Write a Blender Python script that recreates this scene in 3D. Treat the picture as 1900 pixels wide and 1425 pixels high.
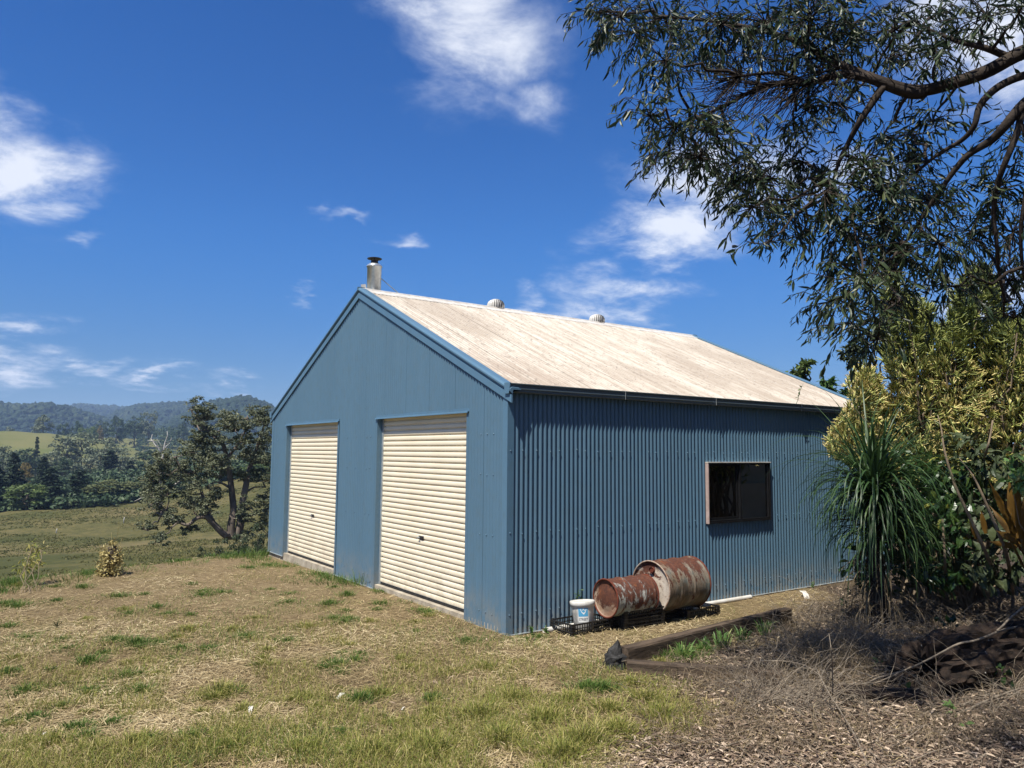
import bpy, math, random
import numpy as np
from mathutils import Vector, Matrix, Euler

for o in list(bpy.data.objects):
    bpy.data.objects.remove(o, do_unlink=True)
scene = bpy.context.scene
COL = scene.collection
RNG = np.random.default_rng(11)
random.seed(5)
PI = math.pi
rad = math.radians

# ------------------------------------------------------------------ camera
CAM = np.array([-4.5038, -6.4475, 1.864])
YAW, PITCH, ROLL, FPX = 0.956, 0.0907, 0.0082, 1392.2
cp, sp = math.cos(PITCH), math.sin(PITCH)
FW = np.array([cp * math.cos(YAW), cp * math.sin(YAW), sp])
R0 = np.array([math.sin(YAW), -math.cos(YAW), 0.0])
U0 = np.cross(R0, FW)
RT = math.cos(ROLL) * R0 + math.sin(ROLL) * U0
UP = math.cos(ROLL) * U0 - math.sin(ROLL) * R0
cam_data = bpy.data.cameras.new('camera')
cam_data.sensor_fit = 'HORIZONTAL'
cam_data.sensor_width = 36.0
cam_data.lens = FPX / 1900 * 36
cam_data.clip_start = 0.1
cam_data.clip_end = 12000
cam = bpy.data.objects.new('camera', cam_data)
COL.objects.link(cam)
M = Matrix(((RT[0], UP[0], -FW[0], CAM[0]), (RT[1], UP[1], -FW[1], CAM[1]),
            (RT[2], UP[2], -FW[2], CAM[2]), (0, 0, 0, 1)))
cam.matrix_world = M
scene.camera = cam


def ray(u, v):
    """viewing direction of a spot in the photograph (depth 1)"""
    return FW + (u - 950) / FPX * RT - (v - 712.5) / FPX * UP


def at(u, v, k):
    """real-world point seen at (u, v), k metres deep"""
    return CAM + k * ray(u, v)


# ------------------------------------------------------------------ sun and sky
SUN_TRAVEL = Vector((0.21, 0.088, -0.40)).normalized()
SUN_ELEV = math.asin(-SUN_TRAVEL.z)
SUN_ROT = math.atan2(-SUN_TRAVEL.x, -SUN_TRAVEL.y)
sun_data = bpy.data.lights.new('sun', 'SUN')
sun_data.energy = 4.75
sun_data.angle = rad(0.53)
sun_data.color = (1.0, 0.95, 0.86)
sun = bpy.data.objects.new('sun', sun_data)
COL.objects.link(sun)
sun.rotation_euler = SUN_TRAVEL.to_track_quat('-Z', 'Y').to_euler()

world = bpy.data.worlds.new('World')
scene.world = world
world.use_nodes = True
wt = world.node_tree
wt.nodes.clear()


def wn(kind, **kw):
    n = wt.nodes.new(kind)
    for a, b in kw.items():
        setattr(n, a, b)
    return n


def wmath(op, a, b=None, c=None, clamp=False):
    n = wn('ShaderNodeMath', operation=op, use_clamp=clamp)
    for i, x in enumerate((a, b, c)):
        if x is None:
            continue
        if isinstance(x, (int, float)):
            n.inputs[i].default_value = x
        else:
            wt.links.new(x, n.inputs[i])
    return n.outputs[0]


sky = wn('ShaderNodeTexSky', sky_type='NISHITA')
sky.sun_disc = False
sky.sun_elevation = SUN_ELEV
sky.sun_rotation = SUN_ROT
sky.altitude = 100
sky.air_density = 1.0
sky.dust_density = 0.0
sky.ozone_density = 3.0
hs = wn('ShaderNodeHueSaturation')
hs.inputs['Saturation'].default_value = 1.28
hs.inputs['Hue'].default_value = 0.508
hs.inputs['Value'].default_value = 0.9
wt.links.new(sky.outputs[0], hs.inputs['Color'])
tint = wn('ShaderNodeMix', data_type='RGBA', blend_type='MULTIPLY')
tint.inputs[0].default_value = 1.0
tint.inputs[7].default_value = (0.40, 0.82, 1.10, 1)
wt.links.new(hs.outputs[0], tint.inputs[6])
# sky colour multiplied darker and greyer towards the horizon, all the way round
low = wn('ShaderNodeMapRange', interpolation_type='SMOOTHSTEP')
low.inputs[1].default_value, low.inputs[2].default_value = 0.0, 0.30
lowmix = wn('ShaderNodeMix', data_type='RGBA', blend_type='MULTIPLY')
lowmix.inputs[7].default_value = (0.78, 0.50, 0.55, 1)
low.inputs[3].default_value, low.inputs[4].default_value = 1.0, 0.0
wt.links.new(low.outputs[0], lowmix.inputs[0])
wt.links.new(tint.outputs[2], lowmix.inputs[6])
geo = wn('ShaderNodeTexCoord')
sep = wn('ShaderNodeSeparateXYZ')
wt.links.new(geo.outputs['Generated'], sep.inputs[0])
az = wmath('ARCTAN2', sep.outputs[1], sep.outputs[0])
el = wmath('ARCSINE', sep.outputs[2])
wt.links.new(el, low.inputs[0])
# clouds live on a flat layer: noise runs in the layer's own plane so it shrinks to the horizon
den = wmath('ADD', wmath('MAXIMUM', sep.outputs[2], 0.0), 0.22)
cx_ = wmath('DIVIDE', sep.outputs[0], den)
cy_ = wmath('DIVIDE', sep.outputs[1], den)
cmb = wn('ShaderNodeCombineXYZ')
wt.links.new(cx_, cmb.inputs[0])
wt.links.new(cy_, cmb.inputs[1])
cmb.inputs[2].default_value = 3.7


def wnoise(scale, detail, rough, dist=0.0, off=0.0):
    mp = wn('ShaderNodeMapping')
    mp.inputs['Location'].default_value = (off, off * 1.7, off * 0.3)
    wt.links.new(cmb.outputs[0], mp.inputs[0])
    n = wn('ShaderNodeTexNoise')
    n.inputs['Scale'].default_value = scale
    n.inputs['Detail'].default_value = detail
    n.inputs['Roughness'].default_value = rough
    n.inputs['Distortion'].default_value = dist
    wt.links.new(mp.outputs[0], n.inputs['Vector'])
    return n.outputs[0]


fine = wnoise(4.2, 12, 0.64, 0.3)
broad = wnoise(1.1, 3, 0.5, 0.0, 8.1)
warp = wmath('SUBTRACT', wnoise(2.2, 5, 0.6, 0.0, 3.3), 0.5)
azw = wmath('MULTIPLY_ADD', warp, 0.22, az)
elw = wmath('MULTIPLY_ADD', wmath('SUBTRACT', wnoise(2.6, 5, 0.6, 0.0, 5.9), 0.5), 0.16, el)
# (azimuth deg, elevation deg, half width deg, half height deg, weight): the cumulus in this sky
CLOUDS = [
    (850, 60, 125, 110, 0.84), (900, 150, 60, 60, 0.55), (760, 10, 90, 40, 0.75), (1000, 190, 70, 40, 0.50),
    (35, 300, 105, 76, 1.02), (15, 215, 62, 56, 0.88), (110, 370, 60, 30, 0.7),
    (20, 655, 100, 45, 0.8), (205, 688, 50, 26, 0.75), (288, 700, 34, 16, 0.62), (400, 712, 50, 16, 0.62),
    (1270, 340, 90, 60, 0.85), (1240, 445, 120, 42, 0.95), (1140, 545, 130, 40, 0.85), (1290, 540, 60, 24, 0.55),
    (955, 545, 30, 20, 0.6), (735, 452, 30, 14, 0.54), (635, 398, 24, 11, 0.48), (528, 548, 18, 9, 0.50), (170, 445, 36, 14, 0.42),
    (1440, 330, 80, 50, 0.7), (1850, 60, 150, 110, 1.2), (1700, 60, 100, 70, 0.9), (1880, 560, 90, 70, 0.95), (1600, 340, 80, 40, 0.7)]
acc = None
for (cu, cv, ru, rv, w) in CLOUDS:
    d0 = ray(cu, cv)
    d0 = d0 / np.linalg.norm(d0)
    a0, e0 = math.atan2(d0[1], d0[0]), math.asin(d0[2])
    sc = 1 / FPX
    dist = FPX and np.linalg.norm(ray(cu, cv))
    sa = 1.14 * ru * sc / dist / math.cos(e0)
    se = 1.14 * rv * sc / dist
    da = wmath('DIVIDE', wmath('SUBTRACT', azw, a0), sa)
    de = wmath('DIVIDE', wmath('SUBTRACT', elw, e0), se)
    rr = wmath('ADD', wmath('MULTIPLY', da, da), wmath('MULTIPLY', de, de))
    g = wmath('MULTIPLY', wmath('POWER', 2.718, wmath('MULTIPLY', rr, -0.85)), w)
    acc = g if acc is None else wmath('MAXIMUM', acc, g)
# the same kind of broken cumulus carries on round the rest of the sky
daz = wmath('ABSOLUTE', wmath('WRAP', wmath('SUBTRACT', az, YAW), PI, -PI))
outside = wn('ShaderNodeMapRange')
wt.links.new(daz, outside.inputs[0])
outside.inputs[1].default_value = 0.62
outside.inputs[2].default_value = 0.95
scat = wmath('MULTIPLY', wmath('MULTIPLY', wmath('SUBTRACT', broad, 0.42, clamp=True), 3.2), outside.outputs[0])
acc = wmath('MAXIMUM', acc, scat)
dens = wmath('ADD', wmath('MULTIPLY', acc, 0.58), wmath('MULTIPLY', wmath('SUBTRACT', fine, 0.5), wmath('MULTIPLY_ADD', acc, 1.7, 0.35)))
cl = wn('ShaderNodeMapRange', interpolation_type='SMOOTHSTEP')
wt.links.new(dens, cl.inputs[0])
cl.inputs[1].default_value = 0.07
cl.inputs[2].default_value = 0.66
cl.inputs[4].default_value = 0.88
cramp = wn('ShaderNodeMix', data_type='RGBA')
wt.links.new(cl.outputs[0], cramp.inputs[0])
cramp.inputs[6].default_value = (5.2, 6.0, 7.6, 1)
cramp.inputs[7].default_value = (7.9, 8.1, 8.6, 1)
mixc = wn('ShaderNodeMix', data_type='RGBA')
wt.links.new(cl.outputs[0], mixc.inputs[0])
wt.links.new(lowmix.outputs[2], mixc.inputs[6])
wt.links.new(cramp.outputs[2], mixc.inputs[7])
bg = wn('ShaderNodeBackground')
bg.inputs[1].default_value = 0.076
wt.links.new(mixc.outputs[2], bg.inputs[0])
wo = wn('ShaderNodeOutputWorld')
wt.links.new(bg.outputs[0], wo.inputs[0])

# ------------------------------------------------------------------ exposure
vs = scene.view_settings
vs.view_transform = 'Standard'
vs.look = 'None'
vs.exposure = 0.78
vs.gamma = 1.0
vs.use_curve_mapping = False
scene.render.engine = 'CYCLES'
scene.cycles.max_bounces = 8
scene.cycles.transparent_max_bounces = 16
scene.cycles.volume_bounces = 0
scene.render.resolution_x, scene.render.resolution_y = 1024, 768


# ------------------------------------------------------------------ mesh helpers
class MB:
    """collects vertices, quads and triangles and links them as one mesh object"""

    def __init__(self):
        self.v, self.q, self.t, self.n = [], [], [], 0

    def add(self, V, Q=None, T=None):
        V = np.asarray(V, float).reshape(-1, 3)
        if Q is not None and len(Q):
            self.q.append(np.asarray(Q, np.int64).reshape(-1, 4) + self.n)
        if T is not None and len(T):
            self.t.append(np.asarray(T, np.int64).reshape(-1, 3) + self.n)
        self.v.append(V)
        self.n += len(V)
        return self

    def box(self, a, b, mat=None):
        x0, y0, z0 = a
        x1, y1, z1 = b
        V = np.array([(x0, y0, z0), (x1, y0, z0), (x1, y1, z0), (x0, y1, z0),
                      (x0, y0, z1), (x1, y0, z1), (x1, y1, z1), (x0, y1, z1)], float)
        if mat is not None:
            V = V @ np.array(mat)[:3, :3].T + np.array(mat)[:3, 3]
        return self.add(V, [(0, 3, 2, 1), (4, 5, 6, 7), (0, 1, 5, 4), (1, 2, 6, 5), (2, 3, 7, 6), (3, 0, 4, 7)])

    def bar(self, p0, p1, w, h=None, up=(0, 0, 1)):
        h = h or w
        p0, p1 = np.array(p0, float), np.array(p1, float)
        d = p1 - p0
        d /= np.linalg.norm(d)
        s = np.cross(d, up)
        if np.linalg.norm(s) < 1e-4:
            s = np.cross(d, (1, 0, 0))
        s /= np.linalg.norm(s)
        u = np.cross(s, d)
        c = [(-1, -1), (1, -1), (1, 1), (-1, 1)]
        V = [p0 + s * a * w / 2 + u * b * h / 2 for a, b in c] + [p1 + s * a * w / 2 + u * b * h / 2 for a, b in c]
        return self.add(V, [(0, 3, 2, 1), (4, 5, 6, 7), (0, 1, 5, 4), (1, 2, 6, 5), (2, 3, 7, 6), (3, 0, 4, 7)])

    def tube(self, pts, rr, sides=8, caps=True):
        pts = np.asarray(pts, float)
        n = len(pts)
        rr = np.full(n, rr, float) if np.isscalar(rr) else np.asarray(rr, float)
        tan = np.gradient(pts, axis=0)
        tan /= np.linalg.norm(tan, axis=1)[:, None] + 1e-12
        ref = np.array((0, 0, 1.0)) if abs(tan[0][2]) < 0.9 else np.array((1.0, 0, 0))
        s = np.cross(tan[0], ref)
        s /= np.linalg.norm(s)
        ang = np.arange(sides) / sides * 2 * PI
        V = []
        for i in range(n):
            s = s - tan[i] * (s @ tan[i])
            s /= np.linalg.norm(s) + 1e-12
            u = np.cross(tan[i], s)
            V.append(pts[i] + rr[i] * (np.cos(ang)[:, None] * s + np.sin(ang)[:, None] * u))
        V = np.concatenate(V)
        Q = []
        for i in range(n - 1):
            for k in range(sides):
                a, b = i * sides + k, i * sides + (k + 1) % sides
                Q.append((a, b, b + sides, a + sides))
        T = []
        if caps:
            V = np.concatenate([V, pts[:1], pts[-1:]])
            c0, c1 = n * sides, n * sides + 1
            for k in range(sides):
                T.append((c0, (k + 1) % sides, k))
                T.append((c1, (n - 1) * sides + k, (n - 1) * sides + (k + 1) % sides))
        return self.add(V, Q, T)

    def lathe(self, prof, sides=32, mat=None):
        """profile of (radius, height) turned about z"""
        prof = np.asarray(prof, float)
        ang = np.arange(sides) / sides * 2 * PI
        V = np.stack([prof[:, 0][:, None] * np.cos(ang), prof[:, 0][:, None] * np.sin(ang),
                      np.repeat(prof[:, 1][:, None], sides, 1)], -1).reshape(-1, 3)
        if mat is not None:
            m = np.array(mat)
            V = V @ m[:3, :3].T + m[:3, 3]
        Q = [(i * sides + k, i * sides + (k + 1) % sides, (i + 1) * sides + (k + 1) % sides, (i + 1) * sides + k)
             for i in range(len(prof) - 1) for k in range(sides)]
        return self.add(V, Q)

    def extrude(self, prof, p0, p1, ax_a, ax_b, closed=True, caps=True):
        """a 2-D profile (a, b) swept from p0 to p1"""
        p0, p1, ax_a, ax_b = (np.array(t, float) for t in (p0, p1, ax_a, ax_b))
        prof = np.asarray(prof, float)
        n = len(prof)
        off = prof[:, 0][:, None] * ax_a + prof[:, 1][:, None] * ax_b
        V = np.concatenate([p0 + off, p1 + off])
        Q = [(i, (i + 1) % n, n + (i + 1) % n, n + i) for i in range(n if closed else n - 1)]
        T = []
        if caps:
            c = len(V)
            V = np.concatenate([V, (p0 + off).mean(0)[None], (p1 + off).mean(0)[None]])
            for i in range(n):
                T.append((c, (i + 1) % n, i))
                T.append((c + 1, n + i, n + (i + 1) % n))
        return self.add(V, Q, T)

    def sticks(self, P0, P1, R0_, R1_, sides=3):
        P0, P1 = np.asarray(P0, float), np.asarray(P1, float)
        n = len(P0)
        if n == 0:
            return self
        R0_ = np.broadcast_to(np.asarray(R0_, float), (n,))
        R1_ = np.broadcast_to(np.asarray(R1_, float), (n,))
        d = P1 - P0
        d = d / (np.linalg.norm(d, axis=1)[:, None] + 1e-12)
        ref = np.where(np.abs(d[:, 2:3]) < 0.9, np.array([[0, 0, 1.0]]), np.array([[1.0, 0, 0]]))
        s = np.cross(d, ref)
        s /= np.linalg.norm(s, axis=1)[:, None] + 1e-12
        u = np.cross(d, s)
        V = np.zeros((n, 2 * sides, 3))
        for k in range(sides):
            a = 2 * PI * k / sides
            o = math.cos(a) * s + math.sin(a) * u
            V[:, k] = P0 + o * R0_[:, None]
            V[:, sides + k] = P1 + o * R1_[:, None]
        base = np.arange(n)[:, None] * 2 * sides
        Q = np.concatenate([base + np.array([[k, (k + 1) % sides, sides + (k + 1) % sides, sides + k]]) for k in range(sides)])
        return self.add(V.reshape(-1, 3), Q)

    def blades(self, P, D, L, W, B, side=None):
        """grass blades: base P, first direction D, length L, width W, droop B"""
        n = len(P)
        D = D / (np.linalg.norm(D, axis=1)[:, None] + 1e-12)
        if side is None:
            a = RNG.uniform(0, 2 * PI, n)
            side = np.stack([np.cos(a), np.sin(a), np.zeros(n)], 1)
        L, W, B = (np.broadcast_to(np.asarray(t, float), (n,))[:, None] for t in (L, W, B))
        hor = D * np.array([1, 1, 0])
        mid = P + D * L * 0.55
        tip = P + D * L * 0.95 + hor * L * B * 0.6 - np.array([0, 0, 1.0]) * L * B * 0.45
        V = np.stack([P - side * W / 2, P + side * W / 2, mid + side * W * 0.42, mid - side * W * 0.42, tip], 1)
        b = np.arange(n)[:, None] * 5
        return self.add(V.reshape(-1, 3), b + np.array([[0, 1, 2, 3]]), b + np.array([[3, 2, 4]]))

    def leaves(self, P, D, N, L, W, fold=0.25, curl=0.12):
        """pointed leaves: base P, direction D, face normal N"""
        n = len(P)
        D = D / (np.linalg.norm(D, axis=1)[:, None] + 1e-12)
        S = np.cross(D, N)
        S /= np.linalg.norm(S, axis=1)[:, None] + 1e-12
        N = np.cross(S, D)
        L, W = (np.broadcast_to(np.asarray(t, float), (n,))[:, None] for t in (L, W))
        a = P + D * L * 0.33
        b = P + D * L * 0.68 - N * L * curl * 0.35
        V = np.stack([P, a + S * W * .5 + N * W * fold, a - S * W * .5 + N * W * fold,
                      b + S * W * .42 + N * W * fold, b - S * W * .42 + N * W * fold,
                      P + D * L * 0.97 - N * L * curl, a - N * 0, b], 1)
        i = np.arange(n)[:, None] * 8
        Q = np.concatenate([i + np.array([[6, 1, 3, 7]]), i + np.array([[2, 6, 7, 4]])])
        T = np.concatenate([i + np.array([[0, 1, 6]]), i + np.array([[0, 6, 2]]), i + np.array([[7, 3, 5]]), i + np.array([[4, 7, 5]])])
        return self.add(V.reshape(-1, 3), Q, T)

    def mesh(self, name, mat=None, smooth=False):
        me = bpy.data.meshes.new(name)
        V = np.concatenate(self.v) if self.v else np.zeros((0, 3))
        q = np.concatenate(self.q) if self.q else np.zeros((0, 4), np.int64)
        t = np.concatenate(self.t) if self.t else np.zeros((0, 3), np.int64)
        me.vertices.add(len(V))
        me.vertices.foreach_set('co', V.astype(np.float32).ravel())
        nl = q.size + t.size
        me.loops.add(nl)
        me.loops.foreach_set('vertex_index', np.concatenate([q.ravel(), t.ravel()]).astype(np.int32))
        me.polygons.add(len(q) + len(t))
        st = np.concatenate([np.arange(len(q)) * 4, q.size + np.arange(len(t)) * 3]).astype(np.int32)
        me.polygons.foreach_set('loop_start', st)
        me.polygons.foreach_set('use_smooth', np.full(len(q) + len(t), bool(smooth)))
        me.update(calc_edges=True)
        me.validate()
        if mat:
            me.materials.append(mat)
        return me

    def build(self, name, mat, parent=None, smooth=False):
        return link(name, self.mesh(name, mat, smooth), parent)


def link(name, me, parent=None, loc=None):
    o = bpy.data.objects.new(name, me)
    COL.objects.link(o)
    if parent is not None:
        o.parent = parent
    if loc is not None:
        o.location = loc
    return o


def tag(o, label=None, cat=None, group=None, kind=None):
    if label:
        o['label'] = label
    if cat:
        o['category'] = cat
    if group:
        o['group'] = group
    if kind:
        o['kind'] = kind
    return o


def thing(name, label, cat, loc=(0, 0, 0), rz=0.0, group=None):
    o = bpy.data.objects.new(name, None)
    COL.objects.link(o)
    o.empty_display_size = 0.2
    o.location = loc
    o.rotation_euler = (0, 0, rz)
    return tag(o, label, cat, group)


# ------------------------------------------------------------------ noise and terrain
def _hash(i, j, s):
    n = (i * 374761393 + j * 668265263 + s * 1442695041) & 0xFFFFFFFF
    n = ((n ^ (n >> 13)) * 1274126177) & 0xFFFFFFFF
    return ((n ^ (n >> 16)) & 0xFFFF) / 65535.0


def vnoise(x, y, s=0):
    x, y = np.asarray(x, float), np.asarray(y, float)
    i, j = np.floor(x).astype(np.int64), np.floor(y).astype(np.int64)
    fx, fy = x - i, y - j
    fx, fy = fx * fx * (3 - 2 * fx), fy * fy * (3 - 2 * fy)
    return ((_hash(i, j, s) * (1 - fx) + _hash(i + 1, j, s) * fx) * (1 - fy)
            + (_hash(i, j + 1, s) * (1 - fx) + _hash(i + 1, j + 1, s) * fx) * fy)


def fbm(x, y, s=0, oct=4):
    a, t, r = 0.5, 0.0, 0.0
    for k in range(oct):
        r = r + a * vnoise(np.asarray(x) * 2 ** k, np.asarray(y) * 2 ** k, s + k)
        t += a
        a *= 0.5
    return r / t


def sstep(a, b, x):
    t = np.clip((np.asarray(x, float) - a) / (b - a), 0, 1)
    return t * t * (3 - 2 * t)


S_X = [-5, 0, 3, 10, 26, 70, 118, 170, 250, 330, 600, 1500, 6000]
S_Z = [0, -.10, -0.9, -2.7, -5.1, -7.9, -10.2, -13.2, -14, -13.5, -13.0, -13, -13]


def hgt(x, y):
    x, y = np.asarray(x, float), np.asarray(y, float)
    near = -0.016 + 0.028 * sstep(.15, -.1, x) + 0.036 * np.clip(-y - 0.35, 0, 9) - 0.015 * sstep(0, -1.5, x) * sstep(-2, 1, y)
    near = near + 0.07 * sstep(1.0, 2.6, x) * sstep(-1.7, -2.4, y)
    s = (y - 8.05 - 0.42 * x) / 1.085
    near = near + 0.10 * sstep(-4.0, -0.4, s) * sstep(-.1, -1.2, x)
    l = (x + 0.42 * (y - 8.05)) / 1.085
    drop = np.interp(s, S_X, S_Z)
    bump = (fbm(x * .9, y * .9, 3) - .5) * 0.06 * sstep(0.5, 2.0, np.maximum(-x, -y - .5)) + (fbm(x * .05, y * .05, 9) - .5) * 3.0 * sstep(20, 90, s)
    hill = 24.0 * np.exp(-((s - 440) / np.where(s < 440, 105, 150)) ** 2) * (1 - sstep(205, 300, l)) \
        + 24 * np.exp(-((s - 600) / 110) ** 2) * sstep(255, 330, l)
    drop = drop + 0.125 * np.clip(l - 44, 0, 60) * sstep(35, 95, s) * (1 - sstep(160, 260, s))
    # the land to the right and behind falls away more gently
    far = np.hypot(x - 3, y + 3)
    side = -0.012 * np.clip(far - 18, 0, 500) * (1 - sstep(-15, 5, s))
    return near * (1 - sstep(0, 12, s)) + drop + bump + hill + side


def mulch(x, y):
    """0..1: how much of the ground here is shaded bed with bark and fallen leaves"""
    d1 = (-2.50 + 0.43 * x) - y
    d2 = np.minimum(x - 0.15, (-1.68 + 0.11 * x) - y)
    return sstep(-0.35, 0.45, np.maximum(d1, d2) + (fbm(x * 1.7, y * 1.7, 21) - .5) * 1.1)


# ------------------------------------------------------------------ materials
class NT:
    """a tiny wrapper for building node materials"""

    def __init__(self, name):
        self.m = bpy.data.materials.new(name)
        self.m.use_nodes = True
        self.t = self.m.node_tree
        self.t.nodes.clear()
        self.out = self.n('ShaderNodeOutputMaterial')
        self.b = self.n('ShaderNodeBsdfPrincipled')
        self.link(self.b.outputs[0], self.out.inputs[0])
        self.tc = None

    def n(self, k, **kw):
        x = self.t.nodes.new(k)
        for a, b in kw.items():
            setattr(x, a, b)
        return x

    def link(self, a, b):
        self.t.links.new(a, b)

    def set(self, sock, val):
        if isinstance(val, (int, float)):
            sock.default_value = val
        elif isinstance(val, (tuple, list)):
            sock.default_value = (*val, 1) if len(val) == 3 and sock.type == 'RGBA' else val
        else:
            self.link(val, sock)

    def coord(self, kind='Object', scale=None):
        if self.tc is None:
            self.tc = self.n('ShaderNodeTexCoord')
        o = self.tc.outputs[kind]
        if kind == 'Object' and scale is None:
            return o
        mp = self.n('ShaderNodeMapping')
        if scale is not None:
            mp.inputs['Scale'].default_value = scale
        self.link(o, mp.inputs[0])
        return mp.outputs[0]

    def pos(self, scale=(1, 1, 1)):
        g = self.n('ShaderNodeNewGeometry')
        mp = self.n('ShaderNodeMapping')
        mp.inputs['Scale'].default_value = scale
        self.link(g.outputs['Position'], mp.inputs[0])
        return mp.outputs[0]

    def noise(self, scale, detail=4, rough=0.55, vec=None, dist=0.0):
        x = self.n('ShaderNodeTexNoise')
        x.inputs['Scale'].default_value = scale
        x.inputs['Detail'].default_value = detail
        x.inputs['Roughness'].default_value = rough
        x.inputs['Distortion'].default_value = dist
        self.link(vec if vec is not None else self.coord(), x.inputs['Vector'])
        return x.outputs[0]

    def math(self, op, a, b=None, clamp=False):
        x = self.n('ShaderNodeMath', operation=op, use_clamp=clamp)
        self.set(x.inputs[0], a)
        if b is not None:
            self.set(x.inputs[1], b)
        return x.outputs[0]

    def rng(self, v, a, b, c=0.0, d=1.0, smooth=True):
        x = self.n('ShaderNodeMapRange', interpolation_type='SMOOTHSTEP' if smooth else 'LINEAR')
        self.link(v, x.inputs[0])
        for i, q in enumerate((a, b, c, d)):
            x.inputs[i + 1].default_value = q
        return x.outputs[0]

    def mix(self, f, a, b, mode='MIX'):
        x = self.n('ShaderNodeMix', data_type='RGBA', blend_type=mode)
        self.set(x.inputs[0], f)
        self.set(x.inputs[6], a)
        self.set(x.inputs[7], b)
        return x.outputs[2]

    def ramp(self, v, stops):
        x = self.n('ShaderNodeValToRGB')
        e = x.color_ramp.elements
        e[0].position, e[0].color = stops[0][0], (*stops[0][1], 1)
        e[1].position, e[1].color = stops[-1][0], (*stops[-1][1], 1)
        for p, c in stops[1:-1]:
            q = e.new(p)
            q.color = (*c, 1)
        self.link(v, x.inputs[0])
        return x.outputs[0]

    def island(self):
        return self.n('ShaderNodeNewGeometry').outputs['Random Per Island']

    def objrand(self):
        return self.n('ShaderNodeObjectInfo').outputs['Random']

    def bump(self, h, strength=0.3, dist=0.02):
        x = self.n('ShaderNodeBump')
        x.inputs['Strength'].default_value = strength
        x.inputs['Distance'].default_value = dist
        self.link(h, x.inputs['Height'])
        self.link(x.outputs[0], self.b.inputs['Normal'])

    def done(self, col, rough=0.6, spec=0.4, metal=0.0, trans=0.0, tcol=None):
        if not trans:
            col = tuple(t * .75 for t in col) if isinstance(col, tuple) else self.mix(1.0, col, (.75, .75, .75), 'MULTIPLY')
        self.set(self.b.inputs['Base Color'], col)
        self.set(self.b.inputs['Roughness'], rough)
        self.set(self.b.inputs['Metallic'], metal)
        self.b.inputs['Specular IOR Level'].default_value = spec
        if trans:
            tr = self.n('ShaderNodeBsdfTranslucent')
            self.set(tr.inputs[0], tcol if tcol is not None else col)
            ms = self.n('ShaderNodeMixShader')
            ms.inputs[0].default_value = trans
            self.link(self.b.outputs[0], ms.inputs[1])
            self.link(tr.outputs[0], ms.inputs[2])
            self.link(ms.outputs[0], self.out.inputs[0])
        return self.m


def leaf_mat(name, stops, rough=0.5, spec=0.35, trans=0.25, patch=0.0, pscale=1.0):
    x = NT(name)
    r = x.island()
    if patch:
        r = x.math('ADD', x.math('MULTIPLY', r, 1 - patch), x.math('MULTIPLY', x.rng(x.noise(pscale, 2, .5, x.pos()), .3, .7), patch))
    c = x.ramp(r, stops)
    return x.done(c, rough, spec, trans=trans)


def plain(name, c1, c2, scale=4.0, rough=0.7, spec=0.3, bump=0.0, bscale=30, metal=0.0, dist=0.01, stretch=None, orand=0.0):
    x = NT(name)
    v = x.coord('Object', stretch) if stretch else x.coord()
    f = x.rng(x.noise(scale, 6, .6, v), .3, .7)
    if orand:
        f = x.math('ADD', x.math('MULTIPLY', f, 1 - orand), x.math('MULTIPLY', x.objrand(), orand))
    c = x.mix(f, c1, c2)
    if bump:
        x.bump(x.noise(bscale, 6, .65, v), bump, dist)
    return x.done(c, rough, spec, metal)


def painted_steel(name, c, grime, rough=0.42):
    x = NT(name)
    p = x.pos()
    f = x.rng(x.noise(1.3, 5, .6, x.pos((1, 1, .25))), .35, .75, 0, .45)
    c1 = x.mix(f, c, tuple(t * .86 for t in c))
    low = x.rng(x.noise(7, 6, .7, p), .45, .75, 0, .35)
    c2 = x.mix(low, c1, grime)
    streak = x.rng(x.noise(18, 3, .6, x.pos((1, 1, .06))), .52, .78, 0, .22)
    c3 = x.mix(streak, c2, tuple(min(1, t * 1.18) for t in c))
    # splashed dust towards the base of the sheets
    sp_ = x.n('ShaderNodeSeparateXYZ')
    x.link(p, sp_.inputs[0])
    hgt_ = x.rng(sp_.outputs[2], 0.0, 0.55, 0.5, 0.0)
    dust = x.math('MULTIPLY', hgt_, x.rng(x.noise(5, 5, .7, p), .3, .7))
    c4 = x.mix(dust, c3, (.30, .27, .21))
    x.bump(x.noise(2.2, 3, .5, x.pos((1, 1, .4))), .06, .02)
    return x.done(c4, x.rng(x.noise(6, 4, .6, p), .2, .8, rough - .06, rough + .12), .45)


M_ = {}
M_['blue'] = painted_steel('blue_painted_steel', (.098, .188, .268), (.10, .15, .17))
M_['trim'] = painted_steel('blue_trim_steel', (.110, .215, .312), (.10, .16, .19), .36)
M_['gutter'] = painted_steel('gutter_steel', (.105, .145, .170), (.07, .07, .065), .4)


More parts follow.
